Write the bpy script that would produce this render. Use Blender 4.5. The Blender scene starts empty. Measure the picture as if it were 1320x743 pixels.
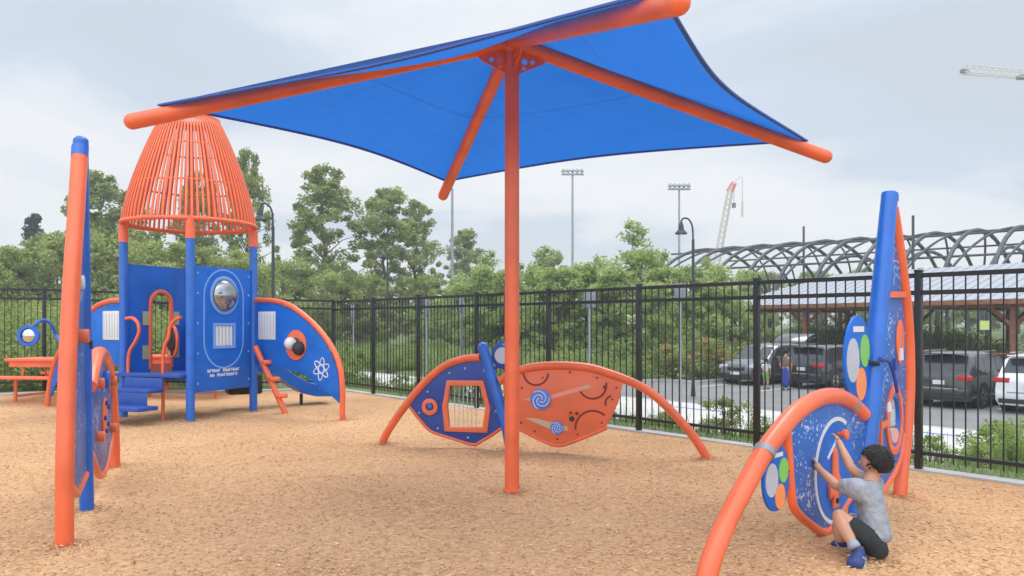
import bpy, bmesh, math, random
import numpy as np
from mathutils import Vector, Matrix
from mathutils.geometry import tessellate_polygon
R = math.radians
scene = bpy.context.scene
COL = scene.collection
random.seed(7)

# ------------------------------------------------------------------ camera, sky, sun, exposure
cam_d = bpy.data.cameras.new('camera')
cam = bpy.data.objects.new('camera', cam_d); COL.objects.link(cam)
EYE = 1.45
cam.location = (0, 0, EYE); cam.rotation_euler = (R(90), 0, 0)
cam_d.sensor_width = 36; cam_d.lens = 36*1000/1320.0
cam_d.shift_y = 45.5/1320; cam_d.clip_end = 6000; cam_d.clip_start = 0.05
scene.camera = cam

SUN_EL, SUN_AZ = 62, 18          # azimuth from +Y (view direction) towards +X, degrees
w = bpy.data.worlds.new('World'); scene.world = w; w.use_nodes = True
nt = w.node_tree; N = nt.nodes; L = nt.links; N.clear()
out = N.new('ShaderNodeOutputWorld'); bg = N.new('ShaderNodeBackground')
sky = N.new('ShaderNodeTexSky'); sky.sky_type = 'NISHITA'; sky.sun_disc = False
sky.sun_elevation = R(SUN_EL); sky.sun_rotation = R(SUN_AZ)
tc = N.new('ShaderNodeTexCoord'); sep = N.new('ShaderNodeSeparateXYZ')
L.new(tc.outputs['Generated'], sep.inputs[0])
zc = N.new('ShaderNodeMath'); zc.operation = 'MAXIMUM'; zc.inputs[1].default_value = 0.0
L.new(sep.outputs['Z'], zc.inputs[0])
za = N.new('ShaderNodeMath'); za.operation = 'ADD'; za.inputs[1].default_value = 0.22
L.new(zc.outputs[0], za.inputs[0])
dx = N.new('ShaderNodeMath'); dx.operation = 'DIVIDE'; L.new(sep.outputs['X'], dx.inputs[0]); L.new(za.outputs[0], dx.inputs[1])
dy = N.new('ShaderNodeMath'); dy.operation = 'DIVIDE'; L.new(sep.outputs['Y'], dy.inputs[0]); L.new(za.outputs[0], dy.inputs[1])
cmb = N.new('ShaderNodeCombineXYZ'); L.new(dx.outputs[0], cmb.inputs[0]); L.new(dy.outputs[0], cmb.inputs[1])
mp = N.new('ShaderNodeMapping'); mp.inputs['Location'].default_value = (35.74966812133789, 11.951556205749512, 0); L.new(cmb.outputs[0], mp.inputs[0])
n1 = N.new('ShaderNodeTexNoise'); n1.inputs['Scale'].default_value = 0.8; n1.inputs['Detail'].default_value = 9
n1.inputs['Roughness'].default_value = .5; n1.inputs['Distortion'].default_value = .35
L.new(mp.outputs[0], n1.inputs['Vector'])
cr = N.new('ShaderNodeValToRGB'); L.new(n1.outputs[0], cr.inputs[0])
e = cr.color_ramp.elements
e[0].position = .36; e[0].color = (4.7, 5.3, 5.95, 1)
e[1].position = .60; e[1].color = (8.1, 8.15, 8.2, 1)
e2 = cr.color_ramp.elements.new(.46); e2.color = (5.1, 5.85, 6.8, 1)
e3 = cr.color_ramp.elements.new(.52); e3.color = (7.1, 7.35, 7.65, 1)
mx = N.new('ShaderNodeMix'); mx.data_type = 'RGBA'; mx.inputs[0].default_value = .93
hzr = N.new('ShaderNodeMapRange'); hzr.interpolation_type = 'SMOOTHSTEP'; L.new(sep.outputs['Z'], hzr.inputs[0])
hzr.inputs[1].default_value = .22; hzr.inputs[2].default_value = .0; hzr.inputs[3].default_value = 0; hzr.inputs[4].default_value = .6
mh = N.new('ShaderNodeMix'); mh.data_type = 'RGBA'; L.new(hzr.outputs[0], mh.inputs[0]); L.new(cr.outputs[0], mh.inputs[6]); mh.inputs[7].default_value = (7.3, 7.55, 7.85, 1)
L.new(sky.outputs[0], mx.inputs[6]); L.new(mh.outputs[2], mx.inputs[7])
# overcast sky brighter overhead; unseen half behind the camera boosted as added fill light
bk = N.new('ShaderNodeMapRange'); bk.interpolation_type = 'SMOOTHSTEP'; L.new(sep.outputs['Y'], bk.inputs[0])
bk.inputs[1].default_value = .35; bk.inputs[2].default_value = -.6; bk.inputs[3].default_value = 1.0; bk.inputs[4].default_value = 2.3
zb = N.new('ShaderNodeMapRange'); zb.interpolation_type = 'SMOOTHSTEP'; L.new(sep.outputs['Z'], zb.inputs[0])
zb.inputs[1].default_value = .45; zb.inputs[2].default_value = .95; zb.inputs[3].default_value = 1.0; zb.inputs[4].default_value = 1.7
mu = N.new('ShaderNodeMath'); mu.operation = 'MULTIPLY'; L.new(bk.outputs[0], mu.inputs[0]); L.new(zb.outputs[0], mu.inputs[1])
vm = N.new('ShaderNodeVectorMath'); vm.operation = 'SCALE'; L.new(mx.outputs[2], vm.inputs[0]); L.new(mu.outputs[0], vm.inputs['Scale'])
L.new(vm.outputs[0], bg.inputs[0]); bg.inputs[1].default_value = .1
L.new(bg.outputs[0], out.inputs[0])

sl = bpy.data.lights.new('sun', 'SUN'); sl.energy = 1.3; sl.angle = R(30); sl.color = (1, .96, .9)
so = bpy.data.objects.new('sun', sl); COL.objects.link(so)
sd = Vector((math.sin(R(SUN_AZ))*math.cos(R(SUN_EL)), math.cos(R(SUN_AZ))*math.cos(R(SUN_EL)), math.sin(R(SUN_EL))))
so.rotation_euler = sd.to_track_quat('Z', 'Y').to_euler()
vs = scene.view_settings
vs.view_transform = 'Standard'; vs.look = 'None'; vs.gamma = 1; vs.use_curve_mapping = False; vs.exposure = 0.35
scene.render.engine = 'CYCLES'
scene.cycles.max_bounces = 6; scene.cycles.transparent_max_bounces = 12

# ------------------------------------------------------------------ materials
def setin(b, **k):
    for n, v in k.items():
        b.inputs[n.replace('_', ' ')].default_value = v
def mat(name, col, rough=.6, metal=0, spec=.5, var=0.0, vscale=3, bump=0, bscale=30, col2=None, coat=0, bdist=.01):
    m = bpy.data.materials.new(name); m.use_nodes = True
    n = m.node_tree.nodes; l = m.node_tree.links; b = n['Principled BSDF']
    c = tuple(col)+(1,)
    b.inputs['Base Color'].default_value = c
    b.inputs['Roughness'].default_value = rough; b.inputs['Metallic'].default_value = metal
    b.inputs['Specular IOR Level'].default_value = spec; b.inputs['Coat Weight'].default_value = coat
    t = n.new('ShaderNodeTexCoord')
    if var or col2:
        no = n.new('ShaderNodeTexNoise'); no.inputs['Scale'].default_value = vscale; no.inputs['Detail'].default_value = 6
        l.new(t.outputs['Object'], no.inputs['Vector'])
        r = n.new('ShaderNodeValToRGB'); l.new(no.outputs[0], r.inputs[0])
        c2 = col2 or tuple(x*(1-var) for x in col)
        c1 = col if col2 else tuple(min(1, x*(1+var)) for x in col)
        r.color_ramp.elements[0].position = .32; r.color_ramp.elements[0].color = tuple(c2)+(1,)
        r.color_ramp.elements[1].position = .68; r.color_ramp.elements[1].color = tuple(c1)+(1,)
        l.new(r.outputs[0], b.inputs['Base Color'])
    if bump:
        no = n.new('ShaderNodeTexNoise'); no.inputs['Scale'].default_value = bscale; no.inputs['Detail'].default_value = 5
        l.new(t.outputs['Object'], no.inputs['Vector'])
        bp = n.new('ShaderNodeBump'); bp.inputs['Strength'].default_value = bump; bp.inputs['Distance'].default_value = bdist
        l.new(no.outputs[0], bp.inputs['Height']); l.new(bp.outputs[0], b.inputs['Normal'])
    return m

ORANGE = mat('powder_coat_orange', (.77, .135, .047), .36, var=.12, vscale=3.2, bump=.06, bscale=220, coat=.15)
ORANGE2 = mat('orange_plastic', (.78, .16, .065), .42, var=.07, vscale=4, bump=.08, bscale=150)
BLUE = mat('powder_coat_blue', (.011, .125, .54), .33, var=.12, vscale=5, bump=.06, bscale=220, coat=.15)
BLUEP = mat('blue_panel_plastic', (.007, .13, .56), .45, spec=.3, var=.1, vscale=3, bump=.1, bscale=160)
NAVY = mat('dark_blue_plastic', (.02, .06, .30), .45, var=.1)
DECKB = mat('blue_coated_deck', (.014, .07, .33), .5, var=.15, bump=.2, bscale=80)
GROOVE = mat('light_blue_groove', (.16, .36, .78), .5)
MAROON = mat('dark_red_groove', (.20, .018, .012), .5)
WHITEP = mat('white_plastic', (.66, .69, .73), .45, var=.04)
PALE = mat('pale_grey_plastic', (.46, .50, .57), .5, var=.06)
GREENP = mat('green_plastic', (.20, .55, .10), .45)
PEACH = mat('peach_orange_plastic', (.85, .28, .09), .45)
TAN = mat('tan_plastic', (.45, .40, .22), .5)
BLACK = mat('black_rubber', (.02, .02, .022), .6)
FENCE = mat('black_fence_paint', (.012, .014, .016), .42, var=.2, bump=.1, bscale=90)
BOLT = mat('zinc_bolt', (.5, .5, .52), .3, metal=.9)
MIRROR = mat('convex_mirror', (.62, .64, .66), .08, metal=1)
STEEL = mat('weathered_grey_steel', (.055, .062, .07), .55, metal=.2, var=.25, vscale=1.5)
GALV = mat('galvanised_steel', (.30, .32, .35), .5, metal=.35, var=.12)
SIGNB = mat('aluminium_sign_back', (.20, .22, .27), .5, metal=.3)
LAMPM = mat('dark_lamp_paint', (.035, .04, .045), .5)
CONC = mat('concrete', (.50, .49, .46), .9, var=.10, vscale=1.2, bump=.3, bscale=25)
KERB = mat('kerb_concrete', (.42, .41, .39), .9, var=.14, vscale=2, bump=.3, bscale=40)
ASPH = mat('asphalt', (.19, .19, .19), .9, var=.12, vscale=.8, bump=.4, bscale=60)
PAINTW = mat('road_paint_white', (.6, .6, .58), .7, var=.12, vscale=4)
PAINTB = mat('road_paint_blue', (.08, .16, .42), .7, var=.1, vscale=4)
BARK = mat('bark', (.11, .085, .06), .9, var=.3, vscale=3, bump=.6, bscale=12, bdist=.03)
WOODP = mat('stained_timber', (.24, .10, .055), .7, var=.25, vscale=4)
SKIN = mat('skin', (.52, .27, .17), .55, var=.05, vscale=20)
HAIR = mat('black_hair', (.012, .010, .009), .7, var=.4, vscale=60, bump=1.0, bscale=90, bdist=.02)
SHIRT = mat('grey_tshirt', (.29, .31, .35), .9, var=.10, vscale=25, bump=1.0, bscale=13, bdist=.035)
SHORTS = mat('dark_shorts', (.022, .026, .03), .9, var=.2, vscale=20, bump=.5, bscale=18, bdist=.01)
GLASS = mat('dark_car_glass', (.03, .035, .04), .08, spec=.8)
TYRE = mat('tyre_rubber', (.018, .018, .019), .85)
RIM = mat('alloy_rim', (.42, .43, .45), .35, metal=.8)
REDL = mat('red_tail_lens', (.5, .02, .02), .2)
HEADL = mat('clear_headlight_lens', (.55, .57, .6), .12)
CHROME = mat('bright_trim', (.6, .6, .62), .2, metal=.9)
PLATE = mat('number_plate', (.62, .64, .66), .5)
CRANEM = mat('cream_crane_steel', (.62, .55, .48), .6)
CRANER = mat('red_crane_tip', (.7, .16, .08), .6)

def foliage(name, dark, light, trans=.35, scale=.7):
    m = bpy.data.materials.new(name); m.use_nodes = True
    n = m.node_tree.nodes; l = m.node_tree.links; b = n['Principled BSDF']; o = n['Material Output']
    g = n.new('ShaderNodeNewGeometry'); no = n.new('ShaderNodeTexNoise'); no.inputs['Scale'].default_value = scale; no.inputs['Detail'].default_value = 5
    l.new(g.outputs['Position'], no.inputs['Vector'])
    ri = n.new('ShaderNodeMath'); ri.operation = 'MULTIPLY_ADD'; ri.inputs[1].default_value = .35; ri.inputs[2].default_value = -.17
    l.new(g.outputs['Random Per Island'], ri.inputs[0])
    ad = n.new('ShaderNodeMath'); l.new(no.outputs[0], ad.inputs[0]); l.new(ri.outputs[0], ad.inputs[1])
    r = n.new('ShaderNodeValToRGB'); l.new(ad.outputs[0], r.inputs[0])
    r.color_ramp.elements[0].position = .3; r.color_ramp.elements[0].color = tuple(dark)+(1,)
    r.color_ramp.elements[1].position = .7; r.color_ramp.elements[1].color = tuple(light)+(1,)
    b.inputs['Roughness'].default_value = .55; b.inputs['Specular IOR Level'].default_value = .3
    l.new(r.outputs[0], b.inputs['Base Color'])
    tr = n.new('ShaderNodeBsdfTranslucent'); l.new(r.outputs[0], tr.inputs[0])
    ms = n.new('ShaderNodeMixShader'); ms.inputs[0].default_value = trans
    l.new(b.outputs[0], ms.inputs[1]); l.new(tr.outputs[0], ms.inputs[2]); l.new(ms.outputs[0], o.inputs[0])
    return m
F_COTTON = foliage('cottonwood_leaves', (.19, .235, .065), (.48, .54, .19), .55)
F_ROUND = foliage('broadleaf_leaves', (.17, .22, .055), (.45, .51, .155), .55)
F_LIGHT = foliage('pale_green_leaves', (.25, .33, .10), (.52, .62, .24), .55, scale=1.2)
F_CONIF = foliage('conifer_needles', (.03, .055, .036), (.08, .115, .07), .2)
F_BUSH = foliage('shrub_leaves', (.13, .19, .055), (.38, .48, .15), .5, scale=1.8)
F_BUSHD = foliage('dark_shrub_leaves', (.15, .20, .06), (.42, .50, .16), .5, scale=1.3)
F_GRASS = foliage('grass_blades', (.08, .14, .035), (.24, .31, .10), scale=.6)
F_FLOW = foliage('rose_petals', (.75, .35, .45), (.85, .78, .78), .3, scale=4)
F_FLOWO = foliage('orange_petals', (.8, .22, .06), (.85, .35, .2), .3, scale=4)

def mat_space(name, base, speck, scale, lo):
    m = mat(name, base, .42, var=0, bump=.1, bscale=160)
    n = m.node_tree.nodes; l = m.node_tree.links; b = n['Principled BSDF']
    t = n.new('ShaderNodeTexCoord'); v = n.new('ShaderNodeTexNoise'); v.inputs['Scale'].default_value = scale; v.inputs['Detail'].default_value = 3
    l.new(t.outputs['Object'], v.inputs['Vector'])
    v2 = n.new('ShaderNodeTexNoise'); v2.inputs['Scale'].default_value = 5; l.new(t.outputs['Object'], v2.inputs['Vector'])
    s = n.new('ShaderNodeMath'); l.new(v.outputs[0], s.inputs[0]); 
    k = n.new('ShaderNodeMath'); k.operation = 'MULTIPLY'; k.inputs[1].default_value = .5; l.new(v2.outputs[0], k.inputs[0]); l.new(k.outputs[0], s.inputs[1])
    r = n.new('ShaderNodeValToRGB'); l.new(s.outputs[0], r.inputs[0]); r.color_ramp.elements[0].position = lo; r.color_ramp.elements[1].position = lo+.05
    r.color_ramp.elements[0].color = tuple(base)+(1,); r.color_ramp.elements[1].color = tuple(speck)+(1,)
    l.new(r.outputs[0], b.inputs['Base Color'])
    return m
SPACE = mat_space('starry_blue_panel', (.02, .125, .46), (.46, .56, .80), 38, .87)
SPACE2 = mat_space('starry_deep_blue_panel', (.03, .09, .34), (.40, .48, .74), 30, .84)

# canopy cloth: knitted shade fabric that lets light through
def mat_cloth():
    m = bpy.data.materials.new('blue_shade_cloth'); m.use_nodes = True
    n = m.node_tree.nodes; l = m.node_tree.links; b = n['Principled BSDF']; o = n['Material Output']
    t = n.new('ShaderNodeTexCoord'); mpp = n.new('ShaderNodeMapping'); mpp.inputs['Scale'].default_value = (1, 7, 3); mpp.inputs['Rotation'].default_value = (0, 0, .3); l.new(t.outputs['Object'], mpp.inputs[0])
    no = n.new('ShaderNodeTexNoise'); no.inputs['Scale'].default_value = 2.2
    no.inputs['Detail'].default_value = 9; no.inputs['Roughness'].default_value = .62
    l.new(mpp.outputs[0], no.inputs['Vector'])
    r = n.new('ShaderNodeValToRGB'); l.new(no.outputs[0], r.inputs[0])
    r.color_ramp.elements[0].position = .3; r.color_ramp.elements[0].color = (.018, .122, .44, 1)
    r.color_ramp.elements[1].position = .7; r.color_ramp.elements[1].color = (.021, .138, .485, 1)
    l.new(r.outputs[0], b.inputs['Base Color']); b.inputs['Roughness'].default_value = .6; b.inputs['Specular IOR Level'].default_value = .25
    tr = n.new('ShaderNodeBsdfTranslucent'); l.new(r.outputs[0], tr.inputs[0])
    w = n.new('ShaderNodeTexWave'); w.inputs['Scale'].default_value = 60; w.inputs['Distortion'].default_value = 1; l.new(t.outputs['Object'], w.inputs['Vector'])
    bp = n.new('ShaderNodeBump'); bp.inputs['Strength'].default_value = .2; bp.inputs['Distance'].default_value = .003
    l.new(w.outputs[0], bp.inputs['Height']); l.new(bp.outputs[0], b.inputs['Normal']); l.new(bp.outputs[0], tr.inputs['Normal'])
    ms = n.new('ShaderNodeMixShader'); ms.inputs[0].default_value = .72
    l.new(b.outputs[0], ms.inputs[1]); l.new(tr.outputs[0], ms.inputs[2]); l.new(ms.outputs[0], o.inputs[0])
    return m
CLOTH = mat_cloth()
HEM2 = mat('blue_seam', (.04, .18, .62), .7)
HEM = mat('navy_hem_webbing', (.035, .10, .42), .7)

def mat_mulch(name, chips=False):
    m = bpy.data.materials.new(name); m.use_nodes = True
    n = m.node_tree.nodes; l = m.node_tree.links; b = n['Principled BSDF']
    b.inputs['Roughness'].default_value = .9; b.inputs['Specular IOR Level'].default_value = .2
    g = n.new('ShaderNodeNewGeometry')
    if chips:
        r = n.new('ShaderNodeValToRGB'); l.new(g.outputs['Random Per Island'], r.inputs[0])
        cs = [(0, (.17, .09, .05)), (.10, (.36, .20, .11)), (.16, (.53, .315, .17)), (.5, (.61, .375, .21)), (.9, (.68, .43, .25)), (1, (.74, .51, .33))]
        while len(r.color_ramp.elements) < len(cs): r.color_ramp.elements.new(.5)
        for el, (p, c) in zip(r.color_ramp.elements, cs): el.position = p; el.color = c+(1,)
        l.new(r.outputs[0], b.inputs['Base Color'])
        return m
    t = n.new('ShaderNodeTexCoord')
    big = n.new('ShaderNodeTexNoise'); big.inputs['Scale'].default_value = .5; big.inputs['Detail'].default_value = 5; l.new(t.outputs['Object'], big.inputs['Vector'])
    vo = n.new('ShaderNodeTexVoronoi'); vo.inputs['Scale'].default_value = 38; l.new(t.outputs['Object'], vo.inputs['Vector'])
    no = n.new('ShaderNodeTexNoise'); no.inputs['Scale'].default_value = 22; no.inputs['Detail'].default_value = 8; no.inputs['Roughness'].default_value = .7; l.new(t.outputs['Object'], no.inputs['Vector'])
    s = n.new('ShaderNodeSeparateColor'); l.new(vo.outputs['Color'], s.inputs[0])
    a = n.new('ShaderNodeMix'); a.inputs[0].default_value = .6; l.new(s.outputs[0], a.inputs[2]); l.new(no.outputs[0], a.inputs[3])
    a2 = n.new('ShaderNodeMix'); a2.inputs[0].default_value = .5; l.new(a.outputs[0], a2.inputs[2]); l.new(big.outputs[0], a2.inputs[3])
    r = n.new('ShaderNodeValToRGB'); l.new(a2.outputs[0], r.inputs[0])
    cs = [(.28, (.34, .19, .10)), (.42, (.49, .28, .14)), (.53, (.585, .345, .175)), (.72, (.68, .42, .225))]
    while len(r.color_ramp.elements) < len(cs): r.color_ramp.elements.new(.5)
    for el, (p, c) in zip(r.color_ramp.elements, cs): el.position = p; el.color = c+(1,)
    l.new(r.outputs[0], b.inputs['Base Color'])
    bp = n.new('ShaderNodeBump'); bp.inputs['Strength'].default_value = .6; bp.inputs['Distance'].default_value = .02
    l.new(a.outputs[0], bp.inputs['Height']); l.new(bp.outputs[0], b.inputs['Normal'])
    return m
MULCH = mat_mulch('wood_mulch'); CHIPS = mat_mulch('wood_chips', True)
GROUND = mat('planted_ground', (.17, .20, .085), 1, var=.3, vscale=.35, bump=.5, bscale=5, col2=(.085, .115, .045), bdist=.1)

# ------------------------------------------------------------------ object helpers
def tag(o, label=None, cat=None, group=None, kind=None):
    if label: o['label'] = label
    if cat: o['category'] = cat
    if group: o['group'] = group
    if kind: o['kind'] = kind
    return o
def empty(name, loc, label, cat, group=None, rz=0):
    o = bpy.data.objects.new(name, None); COL.objects.link(o); o.location = loc; o.rotation_euler = (0, 0, rz)
    o.empty_display_size = .2
    return tag(o, label, cat, group)
def link_mesh(name, me, m, parent=None):
    o = bpy.data.objects.new(name, me); COL.objects.link(o)
    if m is not None and not me.materials:
        me.materials.append(m)
    if parent is not None: 
        o.parent = parent
    return o
def copy_tree(o, parent=None):
    c = o.copy(); COL.objects.link(c)
    if parent is not None: c.parent = parent
    for ch in [x for x in COL.objects if x.parent is o]: copy_tree(ch, c)
    return c
def V(*a): return Vector(a)
def spline(pts, n=8):
    """Catmull-Rom through points"""
    P = [Vector(p) for p in pts]; P = [2*P[0]-P[1]]+P+[2*P[-1]-P[-2]]
    o = []
    for i in range(1, len(P)-2):
        a, b, c, d = P[i-1:i+3]
        for k in range(n):
            t = k/n
            o.append(.5*((2*b)+(c-a)*t+(2*a-5*b+4*c-d)*t*t+(-a+3*b-3*c+d)*t**3))
    o.append(P[-2]); return o
class MB:
    """collects shapes, links them as one mesh"""
    def __init__(s): s.v = []; s.f = []; s.o = None
    def add(s, vs, fs):
        k = len(s.v); s.v += [Vector(x) for x in vs]; s.f += [tuple(i+k for i in f) for f in fs]; return s
    def box(s, c, size, M=None):
        x, y, z = [a/2 for a in size]; M = M or Matrix.Identity(3); c = Vector(c)
        vs = [c+M@Vector((i*x, j*y, k*z)) for i in (-1, 1) for j in (-1, 1) for k in (-1, 1)]
        return s.add(vs, [(0, 1, 3, 2), (4, 6, 7, 5), (0, 4, 5, 1), (2, 3, 7, 6), (0, 2, 6, 4), (1, 5, 7, 3)])
    def tube(s, path, r, seg=12, cap=True, squash=None):
        P = [Vector(p) for p in path]; n = len(P)
        rs = r if isinstance(r, (list, tuple)) else [r]*n
        T = []
        for i in range(n):
            t = (P[min(i+1, n-1)]-P[max(i-1, 0)]); T.append(t.normalized())
        up = Vector((0, 0, 1)) if abs(T[0].z) < .9 else Vector((0, 1, 0))
        a = T[0].cross(up).normalized(); vs = []
        for i in range(n):
            a = (a-T[i]*a.dot(T[i])).normalized(); b = T[i].cross(a)
            for k in range(seg):
                q = 2*math.pi*k/seg; vs.append(P[i]+(a*math.cos(q)+b*math.sin(q))*rs[i])
        fs = [(i*seg+k, i*seg+(k+1) % seg, (i+1)*seg+(k+1) % seg, (i+1)*seg+k) for i in range(n-1) for k in range(seg)]
        if cap: fs += [tuple(range(seg))[::-1], tuple(range((n-1)*seg, n*seg))]
        return s.add(vs, fs)
    def ball(s, c, r, seg=12, rings=8, M=None):
        c = Vector(c); r = r if isinstance(r, (tuple, list)) else (r, r, r); M = M or Matrix.Identity(3)
        vs = [c+M@Vector((0, 0, r[2]))]
        for i in range(1, rings):
            th = math.pi*i/rings
            for k in range(seg):
                ph = 2*math.pi*k/seg; vs.append(c+M@Vector((r[0]*math.sin(th)*math.cos(ph), r[1]*math.sin(th)*math.sin(ph), r[2]*math.cos(th))))
        vs.append(c-M@Vector((0, 0, r[2]))); fs = []
        for k in range(seg):
            fs.append((0, 1+k, 1+(k+1) % seg)); fs.append((len(vs)-1, len(vs)-1-seg+(k+1) % seg, len(vs)-1-seg+k))
        for i in range(rings-2):
            for k in range(seg): fs.append((1+i*seg+k, 1+(i+1)*seg+k, 1+(i+1)*seg+(k+1) % seg, 1+i*seg+(k+1) % seg))
        return s.add(vs, fs)
    def prism(s, loops, F, w0, w1):
        """loops: [outer, hole, ...] of (u,v); F(u,v,w)->world"""
        if not isinstance(loops[0][0], (tuple, list, Vector)): loops = [loops]
        flat = [p for lp in loops for p in lp]
        tris = tessellate_polygon([[Vector((p[0], p[1], 0)) for p in lp] for lp in loops])
        n = len(flat)
        vs = [F(p[0], p[1], w0) for p in flat]+[F(p[0], p[1], w1) for p in flat]
        fs = [tuple(t) for t in tris]+[tuple(i+n for i in t)[::-1] for t in tris]
        k = 0
        for lp in loops:
            m = len(lp)
            fs += [(k+i, k+(i+1) % m, n+k+(i+1) % m, n+k+i) for i in range(m)]
            k += m
        return s.add(vs, fs)
    def lathe(s, prof, c=(0, 0, 0), seg=24, M=None, cap=False):
        c = Vector(c); M = M or Matrix.Identity(3); n = len(prof)
        vs = [c+M@Vector((r*math.cos(2*math.pi*k/seg), r*math.sin(2*math.pi*k/seg), z)) for r, z in prof for k in range(seg)]
        fs = [(i*seg+k, i*seg+(k+1) % seg, (i+1)*seg+(k+1) % seg, (i+1)*seg+k) for i in range(n-1) for k in range(seg)]
        if cap: fs += [tuple(range(seg))[::-1], tuple(range((n-1)*seg, n*seg))]
        return s.add(vs, fs)
    def build(s, name, m, parent=None, bevel=0, smooth=35, **kw):
        me = bpy.data.meshes.new(name)
        inv = None
        if parent is not None:
            O = Vector((0, 0, 0)); p = parent; 
            inv = world_of(parent).inverted()
        vs = [inv@v for v in s.v] if inv is not None else s.v
        o_loc = None
        if parent is None and vs and kw.get('origin') is not None:
            o_loc = Vector(kw['origin']); vs = [v-o_loc for v in vs]
        me.from_pydata([tuple(v) for v in vs], [], s.f)
        bm = bmesh.new(); bm.from_mesh(me)
        bmesh.ops.recalc_face_normals(bm, faces=bm.faces)
        if bevel:
            es = [e for e in bm.edges if len(e.link_faces) == 2 and e.calc_face_angle(0) > R(40)]
            bmesh.ops.bevel(bm, geom=es, offset=bevel, segments=2, affect='EDGES', profile=.5, clamp_overlap=True)
        bm.to_mesh(me); bm.free()
        if smooth:
            me.polygons.foreach_set('use_smooth', [True]*len(me.polygons)); me.set_sharp_from_angle(angle=R(smooth))
        o = link_mesh(name, me, m, parent)
        if o_loc is not None: o.location = o_loc
        return o
def world_of(o):
    M = Matrix.LocRotScale(o.location, o.rotation_euler, o.scale)
    return world_of(o.parent)@M if o.parent else M

class Frame:
    """vertical plane through ground point O with horizontal direction u; s along, z up, off towards viewer side"""
    def __init__(f, O, u, z0=0, flip=False):
        f.O = Vector((O[0], O[1], z0)); u = Vector((u[0], u[1], 0)); f.u = u.normalized()
        f.n = Vector((f.u.y, -f.u.x, 0))
        if flip: f.n = -f.n
    def __call__(f, s, z, off=0): return f.O+f.u*s+Vector((0, 0, z))+f.n*off
    def px(f, X, Y):
        """photo pixel -> (s,z) on the plane (used to measure the photograph)"""
        k = (X-660)/1000; s = (k*f.O.y-f.O.x)/(f.u.x-k*f.u.y); d = f.O.y+f.u.y*s
        return (s, EYE+(417-Y)/1000*d-f.O.z)
def circ(cx, cy, rx, ry=None, n=28, a0=0, a1=360):
    ry = ry or rx; full = abs(a1-a0) >= 360
    m = n if full else n+1
    return [(cx+rx*math.cos(R(a0+(a1-a0)*i/n)), cy+ry*math.sin(R(a0+(a1-a0)*i/n))) for i in range(m)]
def arcband(cx, cy, r, wd, a0, a1, n=20):
    o = circ(cx, cy, r+wd/2, n=n, a0=a0, a1=a1); i = circ(cx, cy, r-wd/2, n=n, a0=a0, a1=a1)
    return o+i[::-1]
def strip(a, b, w):
    a = Vector(a); b = Vector(b); d = (b-a).normalized(); n = Vector((-d.y, d.x))*w/2
    return [tuple(a+n), tuple(b+n), tuple(b-n), tuple(a-n)]
def pxw(X, d): return (X-660)/1000*d
def pz(Y, d): return EYE+(417-Y)/1000*d

# ------------------------------------------------------------------ terrain
P0 = Vector((4.0, 7.63)); TD = Vector((-.643, .766)).normalized(); ND = Vector((TD.y, -TD.x))
def tn(t, n): return P0+TD*t+ND*n
CF = tn(12.36, 0)                        # far corner of the fence
BD = Vector((-.913, -.407)).normalized(); BN = Vector((BD.y, -BD.x))   # back fence direction, outward normal
def sm(x): x = max(0, min(1, x)); return x*x*(3-2*x)
def h_in(x, y): return .10*sm((-x-5.5)/3)*sm((y-12.2)/2.2)
def ground_h(x, y):
    p = Vector((x, y))-P0; n = p.dot(ND); t = p.dot(TD)
    m = (Vector((x, y))-CF).dot(BN)
    h = h_in(x, y)-.03
    if n > .3: h = -.03-1.2*sm((n-.3)/6.4)
    if m > .3 and n <= .3: h += .015*min(m, 40)*sm(-n/5)
    if n > 12.1 and n <= 19.6 and t > 19.1: h += .3*sm((t-19.1)/2)
    if n > 19.6:
        k = sm((t-17.2)/1.2)
        h += k*.45*sm((n-19.6)/3)
    if n > 32.2: h += 1.3*sm((n-32.2)/12)*sm((t-6)/10)
    return h
def grid_mesh(name, ts, ns, hf, m, jitter=0):
    vs = []; fs = []
    for t in ts:
        for n in ns:
            p = tn(t, n); vs.append((p.x, p.y, hf(p.x, p.y)+(random.uniform(-jitter, jitter) if jitter else 0)))
    k = len(ns)
    for i in range(len(ts)-1):
        for j in range(k-1): fs.append((i*k+j, i*k+j+1, (i+1)*k+j+1, (i+1)*k+j))
    me = bpy.data.meshes.new(name); me.from_pydata(vs, [], fs)
    bm = bmesh.new(); bm.from_mesh(me); bmesh.ops.recalc_face_normals(bm, faces=bm.faces)
    if bm.faces[0].normal.z < 0: bmesh.ops.reverse_faces(bm, faces=bm.faces)
    bm.to_mesh(me); bm.free(); me.polygons.foreach_set('use_smooth', [True]*len(me.polygons))
    return me
def seq(a, b, d):
    o = [a]
    while o[-1]+d < b: o.append(o[-1]+d)
    return o+[b]
ts = [-2000, -800, -300, -120, -60]+seq(-40, 60, 1.2)+[70, 90, 120, 200, 400, 900, 2500]
ns = [-2000, -700, -250, -100, -60]+seq(-40, -1, 1.5)+seq(0, 34, .6)+seq(35, 60, 2)+[70, 90, 140, 300, 700, 2500]
tag(link_mesh('ground', grid_mesh('ground', ts, ns, ground_h, GROUND), GROUND), kind='structure')

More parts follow.
